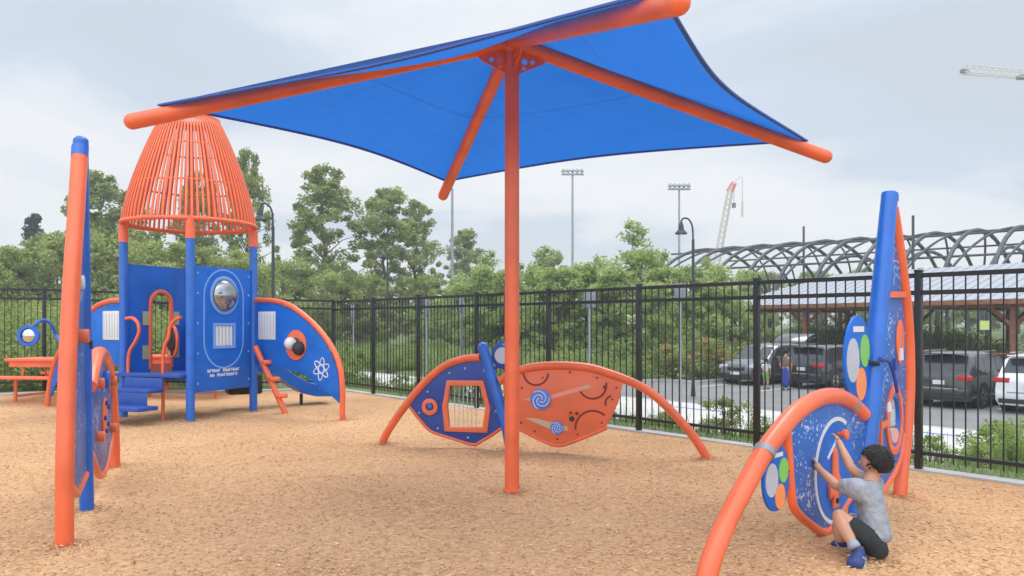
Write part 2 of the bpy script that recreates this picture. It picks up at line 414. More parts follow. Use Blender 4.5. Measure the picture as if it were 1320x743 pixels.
# mulch sheet
me = grid_mesh('wood_mulch', seq(-30, 45, .6), seq(-34, -.06, .6), lambda x, y: h_in(x, y)+.004+.012*math.sin(x*2.1+y)*math.sin(y*1.7-x*.6), MULCH)
bm = bmesh.new(); bm.from_mesh(me)
c3 = Vector((CF.x, CF.y, 0))-Vector((BN.x, BN.y, 0))*.12
bmesh.ops.bisect_plane(bm, geom=bm.verts[:]+bm.edges[:]+bm.faces[:], plane_co=c3, plane_no=(BN.x, BN.y, 0), clear_outer=True)
bm.to_mesh(me); bm.free()
tag(link_mesh('mulch_ground', me, MULCH), kind='structure')

def slab(name, t0, t1, n0, n1, z0, z1, m, kind='structure'):
    b = MB(); q = [tn(t0, n0), tn(t1, n0), tn(t1, n1), tn(t0, n1)]
    b.prism([tuple(p) for p in q], lambda u, v, w: Vector((u, v, w)), z0, z1)
    return tag(b.build(name, m, smooth=0), kind=kind)
Z_ROAD = -1.17
slab('sidewalk', -60, 60, 7.0, 11.85, -1.6, -1.05, CONC)
slab('road', -60, 19, 12.0, 19.5, -1.6, Z_ROAD, ASPH)
slab('parking_lot', -60, 17.2, 19.5, 32, -1.6, Z_ROAD-.0, ASPH)
slab('road_kerb', -60, 60, 11.85, 12.0, -1.6, -1.045, KERB)
b = MB()
for a in ((17.2, 19, 19.5, 19.65), (19, 19.15, 12.0, 19.65), (17.2, 17.35, 19.65, 32), (-60, 17.2, 32, 32.15)):
    q = [tn(a[0], a[2]), tn(a[1], a[2]), tn(a[1], a[3]), tn(a[0], a[3])]
    b.prism([tuple(p) for p in q], lambda u, v, w: Vector((u, v, w)), -1.6, -1.03)
tag(b.build('parking_kerb', KERB, smooth=0), kind='structure')
b = MB()
for t in seq(-14, 17, 2.75)[:-1]:
    q = [tn(t, 18.6), tn(t+.1, 18.6), tn(t+.1, 24), tn(t, 24)]
    b.prism([tuple(p) for p in q], lambda u, v, w: Vector((u, v, w)), Z_ROAD-.004, Z_ROAD+.004)
tag(b.build('parking_marking', PAINTW, smooth=0), kind='structure')
b = MB()
for t in (3.0, 9.5):
    q = [tn(t, 10.6), tn(t+2.2, 10.6), tn(t+2.2, 10.75), tn(t, 10.75)]
    b.prism([tuple(p) for p in q], lambda u, v, w: Vector((u, v, w)), -1.052, -1.046)
tag(b.build('pavement_marking', PAINTB, smooth=0), kind='structure')
# mow strip of concrete under both fences
b = MB()
q = [tn(-30, -.06), tn(12.36, -.06), tn(12.36, .13), tn(-30, .13)]
b.prism([tuple(p) for p in q], lambda u, v, w: Vector((u, v, w)), -.2, .022)
tag(b.build('mulch_edging', KERB, smooth=0), kind='structure')
b = MB()
for i in range(20):
    a = CF+BD*(i*1.0); c = CF+BD*(i*1.0+1.0)
    za, zc_ = h_in(a.x, a.y)+.035, h_in(c.x, c.y)+.035
    q = [(a-BN*.12, za), (c-BN*.12, zc_), (c+BN*.15, zc_), (a+BN*.15, za)]
    b.add([(p.x, p.y, z) for p, z in q]+[(p.x, p.y, -.2) for p, z in q], [(0, 1, 2, 3), (0, 4, 5, 1), (2, 6, 7, 3), (0, 3, 7, 4), (1, 5, 6, 2)])
tag(b.build('back_mulch_edging', KERB, smooth=0), kind='structure')

# wood chips lying loose on the mulch (nobody could count them)
rng = np.random.default_rng(3)
def cards(n, centers, half_u, half_v, tilt, name, up_bias=0.0):
    """n small quads; tilt: spread of normal"""
    ang = rng.uniform(0, 2*np.pi, n)
    u = np.stack([np.cos(ang), np.sin(ang), rng.normal(0, tilt, n)], 1); u /= np.linalg.norm(u, axis=1)[:, None]
    r = rng.normal(0, 1, (n, 3)); r[:, 2] *= .3 if up_bias else 1
    nn = np.array([0, 0, up_bias])+r*(.5 if up_bias else 1)
    v = np.cross(nn, u); v /= (np.linalg.norm(v, axis=1)[:, None]+1e-9)
    hu = half_u[:, None]*u; hv = half_v[:, None]*v
    vs = np.concatenate([centers-hu, centers+hv*1.0-hu*.1, centers+hu, centers-hv+hu*.1], 1).reshape(-1, 3)
    return vs
def quads_mesh(name, vs):
    n = len(vs)//4; me = bpy.data.meshes.new(name)
    me.vertices.add(len(vs)); me.vertices.foreach_set('co', vs.astype(np.float32).ravel())
    me.loops.add(len(vs)); me.loops.foreach_set('vertex_index', np.arange(len(vs), dtype=np.int32))
    me.polygons.add(n); me.polygons.foreach_set('loop_start', np.arange(0, len(vs), 4, dtype=np.int32))
    me.polygons.foreach_set('loop_total', np.full(n, 4, dtype=np.int32)); me.update(calc_edges=True)
    return me
nch = 150000
d = 2.6+11*rng.random(nch)**1.35; kx = rng.uniform(-1.0, 1.0, nch)*d*.95
pn = (kx-P0.x)*ND.x+(d-P0.y)*ND.y
keep = pn < -.2; d = d[keep]; kx = kx[keep]
hz = np.array([h_in(x, y)+.004+.012*math.sin(x*2.1+y)*math.sin(y*1.7-x*.6) for x, y in zip(kx, d)])
cen = np.stack([kx, d, hz+rng.uniform(.001, .012, len(d))], 1)
bases = [(0, 6.65), (-2.9, 5.03), (-3.29, 6.02), (-4.02, 7.84), (3.25, 6.5), (2.55, 5.8), (-1.55, 9.29), (2.08, 8.24), (.0, 8.85), (-4.74, 11.42), (-4.22, 12.66), (-5.98, 11.94), (-2.52, 11.6), (2.2, 4.75)]
ex = []
for bx_, by_ in bases:
    k_ = 420; rr_ = np.abs(rng.normal(.10, .07, k_)); aa_ = rng.uniform(0, 6.28, k_)
    ex.append(np.stack([bx_+rr_*np.cos(aa_), by_+rr_*np.sin(aa_), .012+.03*np.exp(-(rr_/.12)**2)*rng.random(k_)], 1))
ex = np.concatenate(ex); cen = np.concatenate([cen, ex]); d = np.concatenate([d, ex[:, 1]])
vs = cards(len(d), cen, rng.uniform(.006, .023, len(d)), rng.uniform(.002, .0055, len(d)), .2, 'c', up_bias=1.0)
tag(link_mesh('wood_chips', quads_mesh('wood_chips', vs), CHIPS), 'loose tan wood chips scattered over the playground surface', 'wood chips', kind='stuff')

# ------------------------------------------------------------------ shade structure
HUB = Vector((0, 6.65, 3.86))
CORN = [Vector((-2.90, 6.03, 3.03)), Vector((.80, 3.84, 3.03)), Vector((2.90, 7.28, 3.03)), Vector((-.83, 9.46, 3.03))]
sh = empty('shade_canopy', (0, 6.65, 0), 'large square blue fabric sunshade on a single orange centre post', 'sunshade')
MB().tube([(0, 6.65, -.3), (0, 6.65, 3.84)], .063, 24).build('post', ORANGE, sh)
MB().lathe([(.0635, -.02), (.075, 0), (.075, .012), (.0635, .02)], (0, 6.65, .012), 24).build('post_collar', ORANGE, sh)
for i, c in enumerate(CORN):
    dr = (c-HUB).normalized()
    arm_end = c+dr*.05
    a = MB().tube([HUB-dr*-.02, arm_end], .062, 20).build('arm', ORANGE, sh)
    MB().ball(arm_end, .062, 16, 10).build('arm_end_cap', ORANGE, a)
    # gusset plate between arm and post with lightening holes
    hd = Vector((dr.x, dr.y, 0)).normalized()
    F = lambda u, v, ww, hd=hd: HUB+hd*u+Vector((0, 0, v))+Vector((-hd.y, hd.x, 0))*ww
    sl_ = dr.z/math.hypot(dr.x, dr.y)
    MB().prism([[(.02, -.08), (.31, sl_*.31-.04), (.27, sl_*.27-.10), (.06, -.27), (.02, -.27)],
                circ(.11, -.165, .026, n=14), circ(.18, -.165, .020, n=12), circ(.105, -.222, .016, n=12)], F, -.006, .006).build('gusset_plate', ORANGE, sh)
MB().lathe([(.0, .10), (.06, .09), (.085, .05), (.085, -.06), (.065, -.09)], HUB, 20).build('hub_cap', ORANGE, sh)
# cloth: four panels, hollow hems
APEX = HUB+Vector((0, 0, .12))
vsq = []; fsq = []; hemp = []
K, J = 24, 16
for i in range(4):
    A = CORN[i]+Vector((0, 0, .085)); B = CORN[(i+1) % 4]+Vector((0, 0, .085))
    A = APEX+(A-APEX)*.955; B = APEX+(B-APEX)*.955
    base = len(vsq)
    for k in range(K+1):
        t = k/K; E = A.lerp(B, t); sag = 4*t*(1-t)
        toC = (Vector((APEX.x, APEX.y, E.z))-E).normalized()
        E = E+toC*.21*sag+Vector((0, 0, .035*sag))
        for j in range(J+1):
            u = j/J
            p = APEX.lerp(E, u)
            p.z -= .10*math.sin(math.pi*u)*sag       # dishes slightly between the arms
            vsq.append(p)
        if k: 
            for j in range(J): 
                a = base+(k-1)*(J+1)+j; fsq.append((a, a+1, a+J+2, a+J+1))
    hemp.append([vsq[base+k*(J+1)+J] for k in range(K+1)])
me = bpy.data.meshes.new('cloth'); inv = world_of(sh).inverted()
me.from_pydata([tuple(inv@v) for v in vsq], [], fsq)
bm = bmesh.new(); bm.from_mesh(me); bmesh.ops.remove_doubles(bm, verts=bm.verts, dist=.001); bmesh.ops.recalc_face_normals(bm, faces=bm.faces)
bm.to_mesh(me); bm.free(); me.polygons.foreach_set('use_smooth', [True]*len(me.polygons)); me.set_sharp_from_angle(angle=R(20))
cl = link_mesh('canopy_cloth', me, CLOTH, sh)
# sewn seams: narrow doubled strips running parallel to each hem
for i in range(4):
    base = i*(K+1)*(J+1)
    for jj in (8,):
        line = [vsq[base+k*(J+1)+jj]+Vector((0, 0, -.004)) for k in range(K+1)]
        line2 = [vsq[base+k*(J+1)+jj].lerp(vsq[base+k*(J+1)+jj-1], .035)+Vector((0, 0, -.004)) for k in range(K+1)]
        MB().add(line+line2, [(k, k+1, K+2+k, K+1+k) for k in range(K)]).build('seam', HEM2, cl)
for hp in hemp:
    b = MB(); vs_ = []; 
    for k, p in enumerate(hp):
        inw = (Vector((APEX.x, APEX.y, p.z+.2))-p).normalized()
        vs_ += [p+Vector((0, 0, -.006)), p+inw*.032+Vector((0, 0, -.010)), p+inw*.032+Vector((0, 0, .008)), p+Vector((0, 0, .008))]
    n_ = len(hp); fs_ = []
    for k in range(n_-1):
        for q in range(4): fs_.append((k*4+q, k*4+(q+1) % 4, k*4+4+(q+1) % 4, k*4+4+q))
    b.add(vs_, fs_).build('hem', HEM, cl)

# ------------------------------------------------------------------ fences
PK = .105
def fence_panel(root, a, b, za, zb, H=1.93):
    a = Vector(a); b = Vector(b); d = (b-a).length; u = (b-a)/d; nrm = Vector((u.y, -u.x))
    M = Matrix(((u.x, nrm.x, 0), (u.y, nrm.y, 0), (0, 0, 1)))
    m = MB()
    for hz in (.16, H-.20, H-.03):
        p = [(a.x, a.y, za+hz), (b.x, b.y, zb+hz)]
        P_ = [Vector(x) for x in p]
        w_ = .022 if hz > .2 else .018
        m.add([P_[0]+Vector((nrm.x, nrm.y, 0))*s1*.018+Vector((0, 0, s2*w_)) for s1, s2 in ((-1, -1), (1, -1), (1, 1), (-1, 1))] +
              [P_[1]+Vector((nrm.x, nrm.y, 0))*s1*.018+Vector((0, 0, s2*w_)) for s1, s2 in ((-1, -1), (1, -1), (1, 1), (-1, 1))],
              [(0, 1, 5, 4), (1, 2, 6, 5), (2, 3, 7, 6), (3, 0, 4, 7)])
    k = int(d/PK)
    for i in range(1, k):
        f = i/k; p = a.lerp(b, f); z = za+(zb-za)*f
        m.box((p.x, p.y, z+.08+(H-.13)/2), (.0115, .0115, H-.13), M)
    return m.build('picket_panel', FENCE, root, smooth=0)
def fence_post(root, p, z, H=1.93):
    p = Vector(p)
    m = MB().box((p.x, p.y, z+H/2+.0), (.062, .062, H+.02), Matrix.Rotation(math.atan2(TD.y, TD.x), 3, 'Z'))
    m.box((p.x, p.y, z+H+.018), (.072, .072, .016), Matrix.Rotation(math.atan2(TD.y, TD.x), 3, 'Z'))
    m.build('fence_post', FENCE, root, bevel=.004)
fr = empty('picket_fence', (P0.x, P0.y, 0), 'long black steel picket fence between the mulch and the parking lot', 'fence')
posts = [-5.4, -3.6, -1.8, 0, 1.8, 3.58, 5.36, 7.15, 8.94, 10.6, 12.36]
for t in posts:
    p = tn(t, 0); fence_post(fr, p, .02)
for i in range(len(posts)-1): fence_panel(fr, tn(posts[i], 0), tn(posts[i+1], 0), .02, .02)
fb = empty('picket_fence', (CF.x, CF.y, 0), 'black picket fence behind the rocket tower and orange picnic tables', 'fence')
bp_ = [i*1.83 for i in range(0, 9)]
def zb_(s): p = CF+BD*s; return h_in(p.x, p.y)+.02+.05*sm(s/5)
for i, s in enumerate(bp_):
    if i: fence_post(fb, CF+BD*s, zb_(s), 1.95)
    if i: fence_panel(fb, CF+BD*bp_[i-1], CF+BD*s, zb_(bp_[i-1]), zb_(s), 1.95)

# ------------------------------------------------------------------ rocket-fin play panels (right and left)
def clamp_ring(F, s, z, r, nm, par, dirv=(0, 1)):
    d_ = (F.u*dirv[0]+Vector((0, 0, dirv[1]))).normalized(); c = F(s, z)
    MB().tube([c-d_*.022, c+d_*.022], r, 16).build(nm, BLACK, par)
def talk_disc(F, par, cs, cz, rs, rz, off=.0):
    """oval board with white, green and orange circles"""
    t = MB().prism([circ(cs, cz, rs, rz, 36)], F, off-.009, off+.009).build('activity_disc', BLUEP, par, bevel=.003)
    o0, o1 = off-.013, off+.013
    MB().prism([circ(cs-rs*.42, cz-rz*.02, rs*.46, rz*.50, 26)], F, o0, o1).build('white_circle', PALE, t)
    MB().prism([circ(cs+rs*.48, cz+rz*.18, rs*.36, rz*.38, 24)], F, o0, o1).build('green_circle', GREENP, t)
    MB().prism([circ(cs+rs*.20, cz-rz*.58, rs*.38, rz*.38, 24)], F, o0, o1).build('orange_circle', PEACH, t)
    MB().prism([[(cs-rs*.4, cz+rz*.62), (cs+rs*.4, cz+rz*.62), (cs+rs*.4, cz+rz*.75), (cs-rs*.4, cz+rz*.75)]], F, o0, o1).build('white_strip', WHITEP, t)
def fin_structure(name, F, label, tall, post_a, post_b, low, panel_low, panel_tall, pr0=.088, pr1=.064):
    root = empty(name, F(0, 0), label, 'play panel', group='rocket fin play panels')
    pa, pb = Vector(post_a), Vector(post_b)
    n_ = 14; path = [F(*(pa.lerp(pb, k/n_))) for k in range(n_+1)]
    MB().tube(path, [pr0-(pr0-pr1)*k/n_ for k in range(n_+1)], 20).build('leaning_post', BLUE, root)
    MB().lathe([(.0, .028), (pr1*.6, .022), (pr1*.97, .004), (pr1*1.05, -.01), (pr1*1.05, -.06)], path[-1], 20).build('post_cap', BLUE, root)
    MB().tube([F(*p) for p in spline([(a, b_, 0) for a, b_ in tall], 8)] if False else [F(p.x, p.y) for p in spline([(a, b_, 0) for a, b_ in tall], 8)], .056, 18).build('tall_arc_tube', ORANGE, root)
    MB().tube([F(p.x, p.y) for p in spline([(a, b_, 0) for a, b_ in low], 8)], .058, 18).build('low_arch_tube', ORANGE, root)
    return root

FR = Frame((1.05, 4.17), (.687, .727))
FR.n = Vector((-.727*-1, -.687, 0))            # side of the panel the boy works on
q = FR.px
tall_r = [q(1149, 268), q(1154, 300), q(1161, 350), q(1167, 400), q(1170, 450), q(1170.5, 500), q(1168, 550), q(1163, 600), q(1160, 642)]
tall_r.append((tall_r[-1][0], -.15))
low_r = [(-.28, -.45), q(906, 765), q(917, 722), q(937, 672), q(962, 624), q(985, 583), q(1007, 553), q(1028, 530), q(1055, 514), q(1078, 511), q(1096, 519), q(1112, 534)]
low_r = low_r[1:]; 
# foot of the low arch goes straight on into the ground
dx_ = low_r[0][0]-low_r[1][0]; dz_ = low_r[0][1]-low_r[1][1]; kf = (low_r[0][1]+.15)/-dz_
low_r = [(low_r[0][0]+dx_*kf, -.15)]+low_r
post_a_r, post_b_r = q(1106, 655), q(1147, 250)
post_a_r = (post_a_r[0]-.02, -.2)
pr = fin_structure('rocket_fin_panel', FR, 'blue and orange rocket fin play panel where the boy is kneeling', tall_r, post_a_r, post_b_r, low_r, None, None)
def fin_details(F, root, tall, low, pa, pb, tallside, lowside, boy=True, full=True):
    pass
# lower starry panel with its orange border tube
bord = [q(1014, 556), q(1017, 600), q(1020, 640), q(1026, 659), q(1044, 676), q(1062, 686), q(1074, 674), q(1092, 645), q(1104, 628)]
lp = [q(x, y) for x, y in ((1014, 556), (1017, 600), (1020, 640), (1027, 659), (1062, 683), (1074, 672), (1100, 632), (1114, 560), (1112, 536), (1096, 521), (1078, 513), (1055, 516), (1030, 532))]
lowp = MB().prism([lp], FR, -.012, .012).build('star_panel', SPACE, pr, bevel=.003)
MB().tube([FR(p.x, p.y) for p in spline([(a, b_, 0) for a, b_ in bord], 5)], .030, 14).build('border_tube', ORANGE, pr)
# dial
dc = q(1075, 606); dr_ = .40
MB().prism([arcband(dc[0], dc[1], .36, .028, 60, 262, 30)], FR, .012, .019).build('white_arc_track', WHITEP, lowp)
MB().prism([circ(dc[0], dc[1], .335, n=36)], FR, .0125, .016).build('blue_dial', BLUEP, lowp)
b = MB().prism([strip((dc[0]-.16, dc[1]+.10), (dc[0]+.03, dc[1]+.23), .022)], FR, .016, .022); b.build('white_pointer', WHITEP, lowp)
rk = [(0, .20), (.035, .14), (.045, .02), (.11, -.06), (.10, -.15), (.04, -.12), (.05, -.22), (-.05, -.22), (-.04, -.12), (-.10, -.15), (-.11, -.06), (-.045, .02), (-.035, .14)]
MB().prism([[(dc[0]-.05+x, dc[1]-.03+y) for x, y in rk]], FR, .016, .04).build('orange_rocket_dial', ORANGE2, lowp, bevel=.006)
kc = (dc[0]-.05, dc[1]-.20)
MB().prism([circ(kc[0], kc[1], .02, n=12)], FR, .04, .05).build('black_knob', BLACK, lowp)
hs, hz_ = q(1077, 559)
MB().prism([circ(hs, hz_, .016, n=12)], FR, .01, .055).build('knob_stem', ORANGE2, lowp)
MB().prism([circ(hs, hz_, .036, n=18)], FR, .055, .085).build('orange_hand_knob', ORANGE2, lowp, bevel=.006)
for px_, py_ in ((1030, 545), (1045, 525), (1105, 545), (1100, 600), (1028, 640), (1062, 670), (1024, 600)):
    a_, b_ = q(px_, py_); MB().prism([circ(a_, b_, .013, n=10)], FR, .012, .018).build('bolt', BOLT, lowp)
# clamps and the low oval disc board
MB().tube([FR(*q(984, 586)), FR(*q(987, 579))], .066, 16).build('clamp', GALV, pr)
MB().tube([FR(*q(1096, 519)), FR(*q(1099, 522))], .0605, 16).build('clamp', GALV, pr)
cs, cz = q(1000, 616); 
talk_disc(FR, pr, cs, cz, .185, .205, .0)
MB().tube([FR(cs+.06, cz+.20), FR(cs+.02, cz+.27), FR(*q(988, 580))], .014, 8).build('disc_bracket', BLACK, pr)
MB().tube([FR(cs+.16, cz+.02), FR(*q(1017, 607))], .014, 8).build('disc_bracket', BLACK, pr)
cs, cz = q(1105, 463)
talk_disc(FR, pr, cs, cz, .27, .325, .0)
MB().tube([FR(cs+.20, cz-.02), FR(cs+.30, cz-.05, .05), FR(*q(1135, 463))], .016, 8).build('disc_bracket', BLACK, pr)
MB().tube([FR(p.x, p.y, .08) for p in spline([q(1120, 462)+(0,), q(1133, 467)+(0,), q(1139, 485)+(0,), q(1143, 505)+(0,)], 5)], .014, 8).build('speaking_tube', NAVY, pr)
# tall panel
edge = [q(x, y) for x, y in ((1147, 285), (1152, 300), (1158, 345), (1163, 400), (1166, 450), (1166, 500), (1164, 550), (1158, 590), (1148, 615), (1130, 640), (1112, 648), (1121, 540), (1134, 410))]
win = circ(*q(1150, 541), .16, .235, 30); oval = circ(*q(1157, 441), .11, .17, 24)
tallp = MB().prism([edge, win], FR, -.012, .012).build('tall_star_panel', SPACE, pr, bevel=.003)
wc = q(1150, 541)
MB().prism([circ(wc[0], wc[1], .20, .285, 36), circ(wc[0], wc[1], .15, .225, 36)], FR, .010, .030).build('orange_window_ring', ORANGE2, tallp, bevel=.004)
MB().prism([circ(wc[0], wc[1]-.0, .148, .225, 30), circ(wc[0], wc[1]+.01, .12, .18, 30)], FR, -.01, .02).build('window_rim', BLUE, tallp)
MB().prism([circ(wc[0], wc[1]-.13, .09, .06, 20)], FR, -.006, .024).build('pink_gauge', mat('pale_pink_plastic', (.7, .4, .36), .5), tallp)
MB().prism([[(wc[0]-.05, wc[1]-.05), (wc[0]+.05, wc[1]-.05), (wc[0]+.05, wc[1]+.08), (wc[0]-.05, wc[1]+.08)]], FR, -.004, .004).build('window_pane', PALE, tallp)
oc = q(1157, 441)
MB().prism([circ(oc[0], oc[1], .095, .185, 28)], FR, .012, .026).build('orange_oval_plate', ORANGE2, tallp, bevel=.004)
MB().prism([[(oc[0]-.03, oc[1]-.05), (oc[0]+.03, oc[1]-.05), (oc[0]+.05, oc[1]-.15), (oc[0]-.05, oc[1]-.15)]], FR, .026, .034).build('white_plate', WHITEP, tallp)
kc = q(1149, 470); MB().prism([circ(kc[0], kc[1], .035, .05, 18)], FR, .012, .04).build('navy_knob', NAVY, tallp)
a_, b_ = q(1141, 380), q(1164, 380)
MB().prism([strip(a_, b_, .05)], FR, .012, .034).build('orange_crossbar', ORANGE2, tallp)
a_ = q(1135, 551)
MB().prism([[(a_[0]-.09, a_[1]-.13), (a_[0]-.06, a_[1]-.13), (a_[0]-.05, a_[1]), (a_[0]+.10, a_[1]+.01), (a_[0]+.10, a_[1]+.055), (a_[0]-.08, a_[1]+.05)]], FR, .012, .036).build('orange_lever', ORANGE2, tallp)
for x0, y0, rr, A0, A1 in ((1147, 420, .18, 120, 220), (1143, 500, .12, 100, 200), (1153, 365, .07, 30, 200), (1152, 350, .04, 0, 330), (1140, 430, .05, 60, 300)):
    a_, b_ = q(x0, y0); MB().prism([arcband(a_, b_, rr, .02, A0, A1, 14)], FR, .012, .016).build('white_orbit_mark', GROOVE, tallp)
a_, b_ = q(1131, 525)
MB().prism([[(a_-.04, b_-.03), (a_+.04, b_-.03), (a_+.04, b_+.02), (a_+.01, b_+.05), (a_-.04, b_+.03)]], FR, .085, .093).build('white_cloud_sticker', WHITEP, tallp)
bt = [q(x, y) for x, y in ((1165, 560), (1160, 590), (1150, 612), (1132, 640))]
MB().tube([FR(*p) for p in bt], .032, 12).build('border_tube', ORANGE, pr)
for px_, py_ in ((1150, 312), (1157, 372), (1163, 430), (1163, 520), (1150, 600)):
    a_, b_ = q(px_, py_); MB().prism([circ(a_, b_, .014, n=10)], FR, .012, .02).build('bolt', BOLT, tallp)

# left structure: the same kind, seen almost end on
FL = Frame((-4.02, 7.84), (.37, -.93))
LL = 3.02
FL.n = Vector((.93, .37, 0)).normalized()
tall_l = [(LL-.66, 2.66), (LL-.5, 2.25), (LL-.3, 1.75), (LL-.13, 1.2), (LL-.03, .7), (LL, .3), (LL, -.15)]
low_l = [(0, -.15), (.08, .35), (.28, .75), (.6, 1.03), (1.0, 1.17), (1.35, 1.18), (1.62, 1.08), (1.85, .95)]
pl = fin_structure('rocket_fin_panel', FL, 'rocket fin play panel seen edge on at the left in front of the tower', tall_l, (LL-1.06, -.2), (LL-.72, 2.80), low_l, None, None, .052, .050)
MB().tube([FL(LL-.66, 2.66), FL(LL-.69, 2.74)], .058, 16).build('arc_end_cap', BLUE, pl)
tp = [(LL-.72, 2.2), (LL-.5, 2.1), (LL-.32, 1.7), (LL-.17, 1.2), (LL-.12, .8), (LL-.2, .42), (LL-.5, .28), (LL-.95, .34), (LL-.86, 1.4)]
tlp = MB().prism([tp], FL, -.012, .012).build('tall_star_panel', SPACE, pl, bevel=.003)
MB().tube([FL(LL-.06, .42), FL(LL-.2, .36), FL(LL-.5, .24), FL(LL-.95, .3)], .03, 12).build('border_tube', ORANGE, pl)
for z_, w_ in ((1.74, .03), (1.36, .06)):
    MB().prism([circ(LL-.50, z_, .055, .05, 18)], FL, .012, .02+w_).build('turning_knob', ORANGE2 if w_ > .055 else WHITEP, tlp, bevel=.01)
for z_ in (.6, .8, 1.15, 1.3):
    MB().prism([circ(LL-.3, z_, .014, n=10)], FL, .012, .02).build('bolt', BOLT, tlp)
llp = [(.33, .80), (.30, .55), (.32, .35), (.75, .15), (1.2, .15), (1.75, .45), (1.85, .9), (1.6, 1.06), (1.3, 1.14), (1.0, 1.13), (.62, 1.0)]
lls = MB().prism([llp], FL, -.012, .012).build('star_panel', SPACE2, pl, bevel=.003)
MB().tube([FL(p.x, p.y) for p in spline([(.33, .80, 0), (.30, .5, 0), (.34, .32, 0), (.75, .13, 0), (1.2, .13, 0), (1.8, .42, 0)], 5)], .03, 12).build('border_tube', ORANGE, pl)
MB().prism([circ(1.0, .62, .17, .17, 28)], FL, .012, .03).build('orange_dial', ORANGE2, lls, bevel=.006)
MB().prism([circ(1.0, .95, .08, .08, 20)], FL, .012, .06).build('blue_dial_hub', BLUE, lls, bevel=.01)
for a0 in range(0, 360, 72):
    MB().prism([circ(1.0+.13*math.cos(R(a0)), .62+.13*math.sin(R(a0)), .022, n=12)], FL, .03, .05).build('dial_peg', NAVY, lls)
for s_, z_ in ((.5, .9), (.45, .45), (1.45, .5), (1.5, .95)):
    MB().prism([circ(s_, z_, .045, n=16)], FL, .012, .07).build('orange_knob', ORANGE2, lls, bevel=.006)
MB().tube([FL(1.82, 1.32), FL(1.8, 1.34, .03)], .02, 10)
MB().tube([FL(LL-.905, 1.26), FL(LL-.895, 1.32)], .058, 16).build('clamp', BLACK, pl)

# ------------------------------------------------------------------ middle wing-shaped panel
FM = Frame((-1.55, 9.29), (.961, -.278)); FM.n = Vector((-.278, -.961, 0))
q = FM.px
pm = empty('wing_play_panel', FM(1.6, 0), 'wing shaped play panel with blue half and orange half behind the shade post', 'play panel')
pt = [(492, 574), (502, 553), (526, 519), (548, 493), (572, 473), (596, 463.5), (619, 461)]
P_ = [q(*p) for p in pt]; P_ = [(P_[0][0]-.02, -.15)]+P_
MB().tube([FM(p.x, p.y) for p in spline([(a, b_, 0) for a, b_ in P_], 6)], .046, 16).build('left_arch_tube', ORANGE, pm)
pt = [(644, 491), (660, 481), (684, 474), (718, 471.5), (757, 474), (786, 482), (810, 491), (834, 503), (854, 519), (873, 538.5), (890, 558), (902, 575), (912, 593)]
P_ = [q(*p) for p in pt]; P_ = P_+[(P_[-1][0]+.03, -.15)]
MB().tube([FM(p.x, p.y) for p in spline([(a, b_, 0) for a, b_ in P_], 6)], .048, 16).build('right_arch_tube', ORANGE, pm)
MB().tube([FM(*q(623, 449)), FM(*q(653, 551)), FM(q(662, 583)[0], -.15)], .062, 18).build('leaning_post', BLUE, pm)
MB().ball(FM(*q(622.6, 448)), .062, 16, 8).build('post_cap', BLUE, pm)
lpn = [q(*p) for p in ((528, 522), (550, 495), (573, 476), (597, 467), (621, 464), (651, 548), (630, 563), (612, 572), (582, 564), (556, 555))]
wout = [q(*p) for p in ((577, 490), (624, 490.5), (633, 526), (629, 558), (574, 556), (571, 524))]
win_ = [q(*p) for p in ((580.5, 497), (619.5, 497.5), (626.5, 526), (622.5, 551), (580, 550.5), (577.5, 524))]
rc = q(555, 524.5)
blp = MB().prism([lpn, win_[::-1], circ(rc[0], rc[1], .05, n=18)], FM, -.012, .012).build('blue_panel', NAVY, pm, bevel=.003)
wf = MB().prism([wout, win_], FM, -.02, .035).build('window_frame', ORANGE2, blp, bevel=.008)
for i in range(1, 7):
    a_ = win_[0][0]+(win_[1][0]-win_[0][0])*i/7
    MB().tube([FM(a_, win_[0][1]-.005), FM(a_, win_[4][1]+.005)], .0045, 6).build('window_bar', PALE, wf)
MB().prism([circ(rc[0], rc[1], .098, n=28), circ(rc[0], rc[1], .05, n=28)], FM, .010, .034).build('porthole_ring', ORANGE2, blp, bevel=.005)
MB().ball(FM(rc[0], rc[1], .0), .045, 14, 8).build('porthole_ball', BLUE, blp)
MB().tube([FM(p.x, p.y) for p in spline([q(*p)+(0,) for p in ((528, 524), (541, 541), (556, 556), (582, 565), (604, 572), (613, 573), (622, 568), (632, 562), (650, 550))], 4)], .020, 12).build('border_tube', ORANGE, pm)
for p in ((600, 475), (625, 478), (541, 532), (565, 552), (604, 564), (632, 492), (640, 530), (552, 505), (580, 481)):
    a_, b_ = q(*p); MB().prism([circ(a_, b_, .014, n=10)], FM, .012, .019).build('bolt', BOLT, blp)
# orange half
rpn = [q(*p) for p in ((648, 494), (661, 484), (684, 477), (718, 474), (757, 477), (786, 486), (803, 494), (797, 520), (781, 552), (745, 566), (719, 573), (700, 568), (672, 554), (656, 548))]
orp = MB().prism([rpn], FM, -.012, .012).build('orange_panel', ORANGE2, pm, bevel=.003)
MB().tube([FM(p.x, p.y) for p in spline([q(*p)+(0,) for p in ((655, 546), (671, 554), (690, 564), (708, 572), (719, 574.5), (732, 572), (760, 561.5), (782, 552))], 4)], .021, 12).build('border_tube', ORANGE, pm)
def gro(px_, py_, r, a0, a1, wd=.022, m=MAROON, nm='groove'):
    a_, b_ = q(px_, py_); MB().prism([arcband(a_, b_, r, wd, a0, a1, 22)], FM, .0115, .0145).build(nm, m, orp)
gro(691, 480, .145, 185, 355); gro(764, 496, .155, 210, 370); gro(765, 553, .20, 50, 185); gro(790, 520, .08, 100, 200)
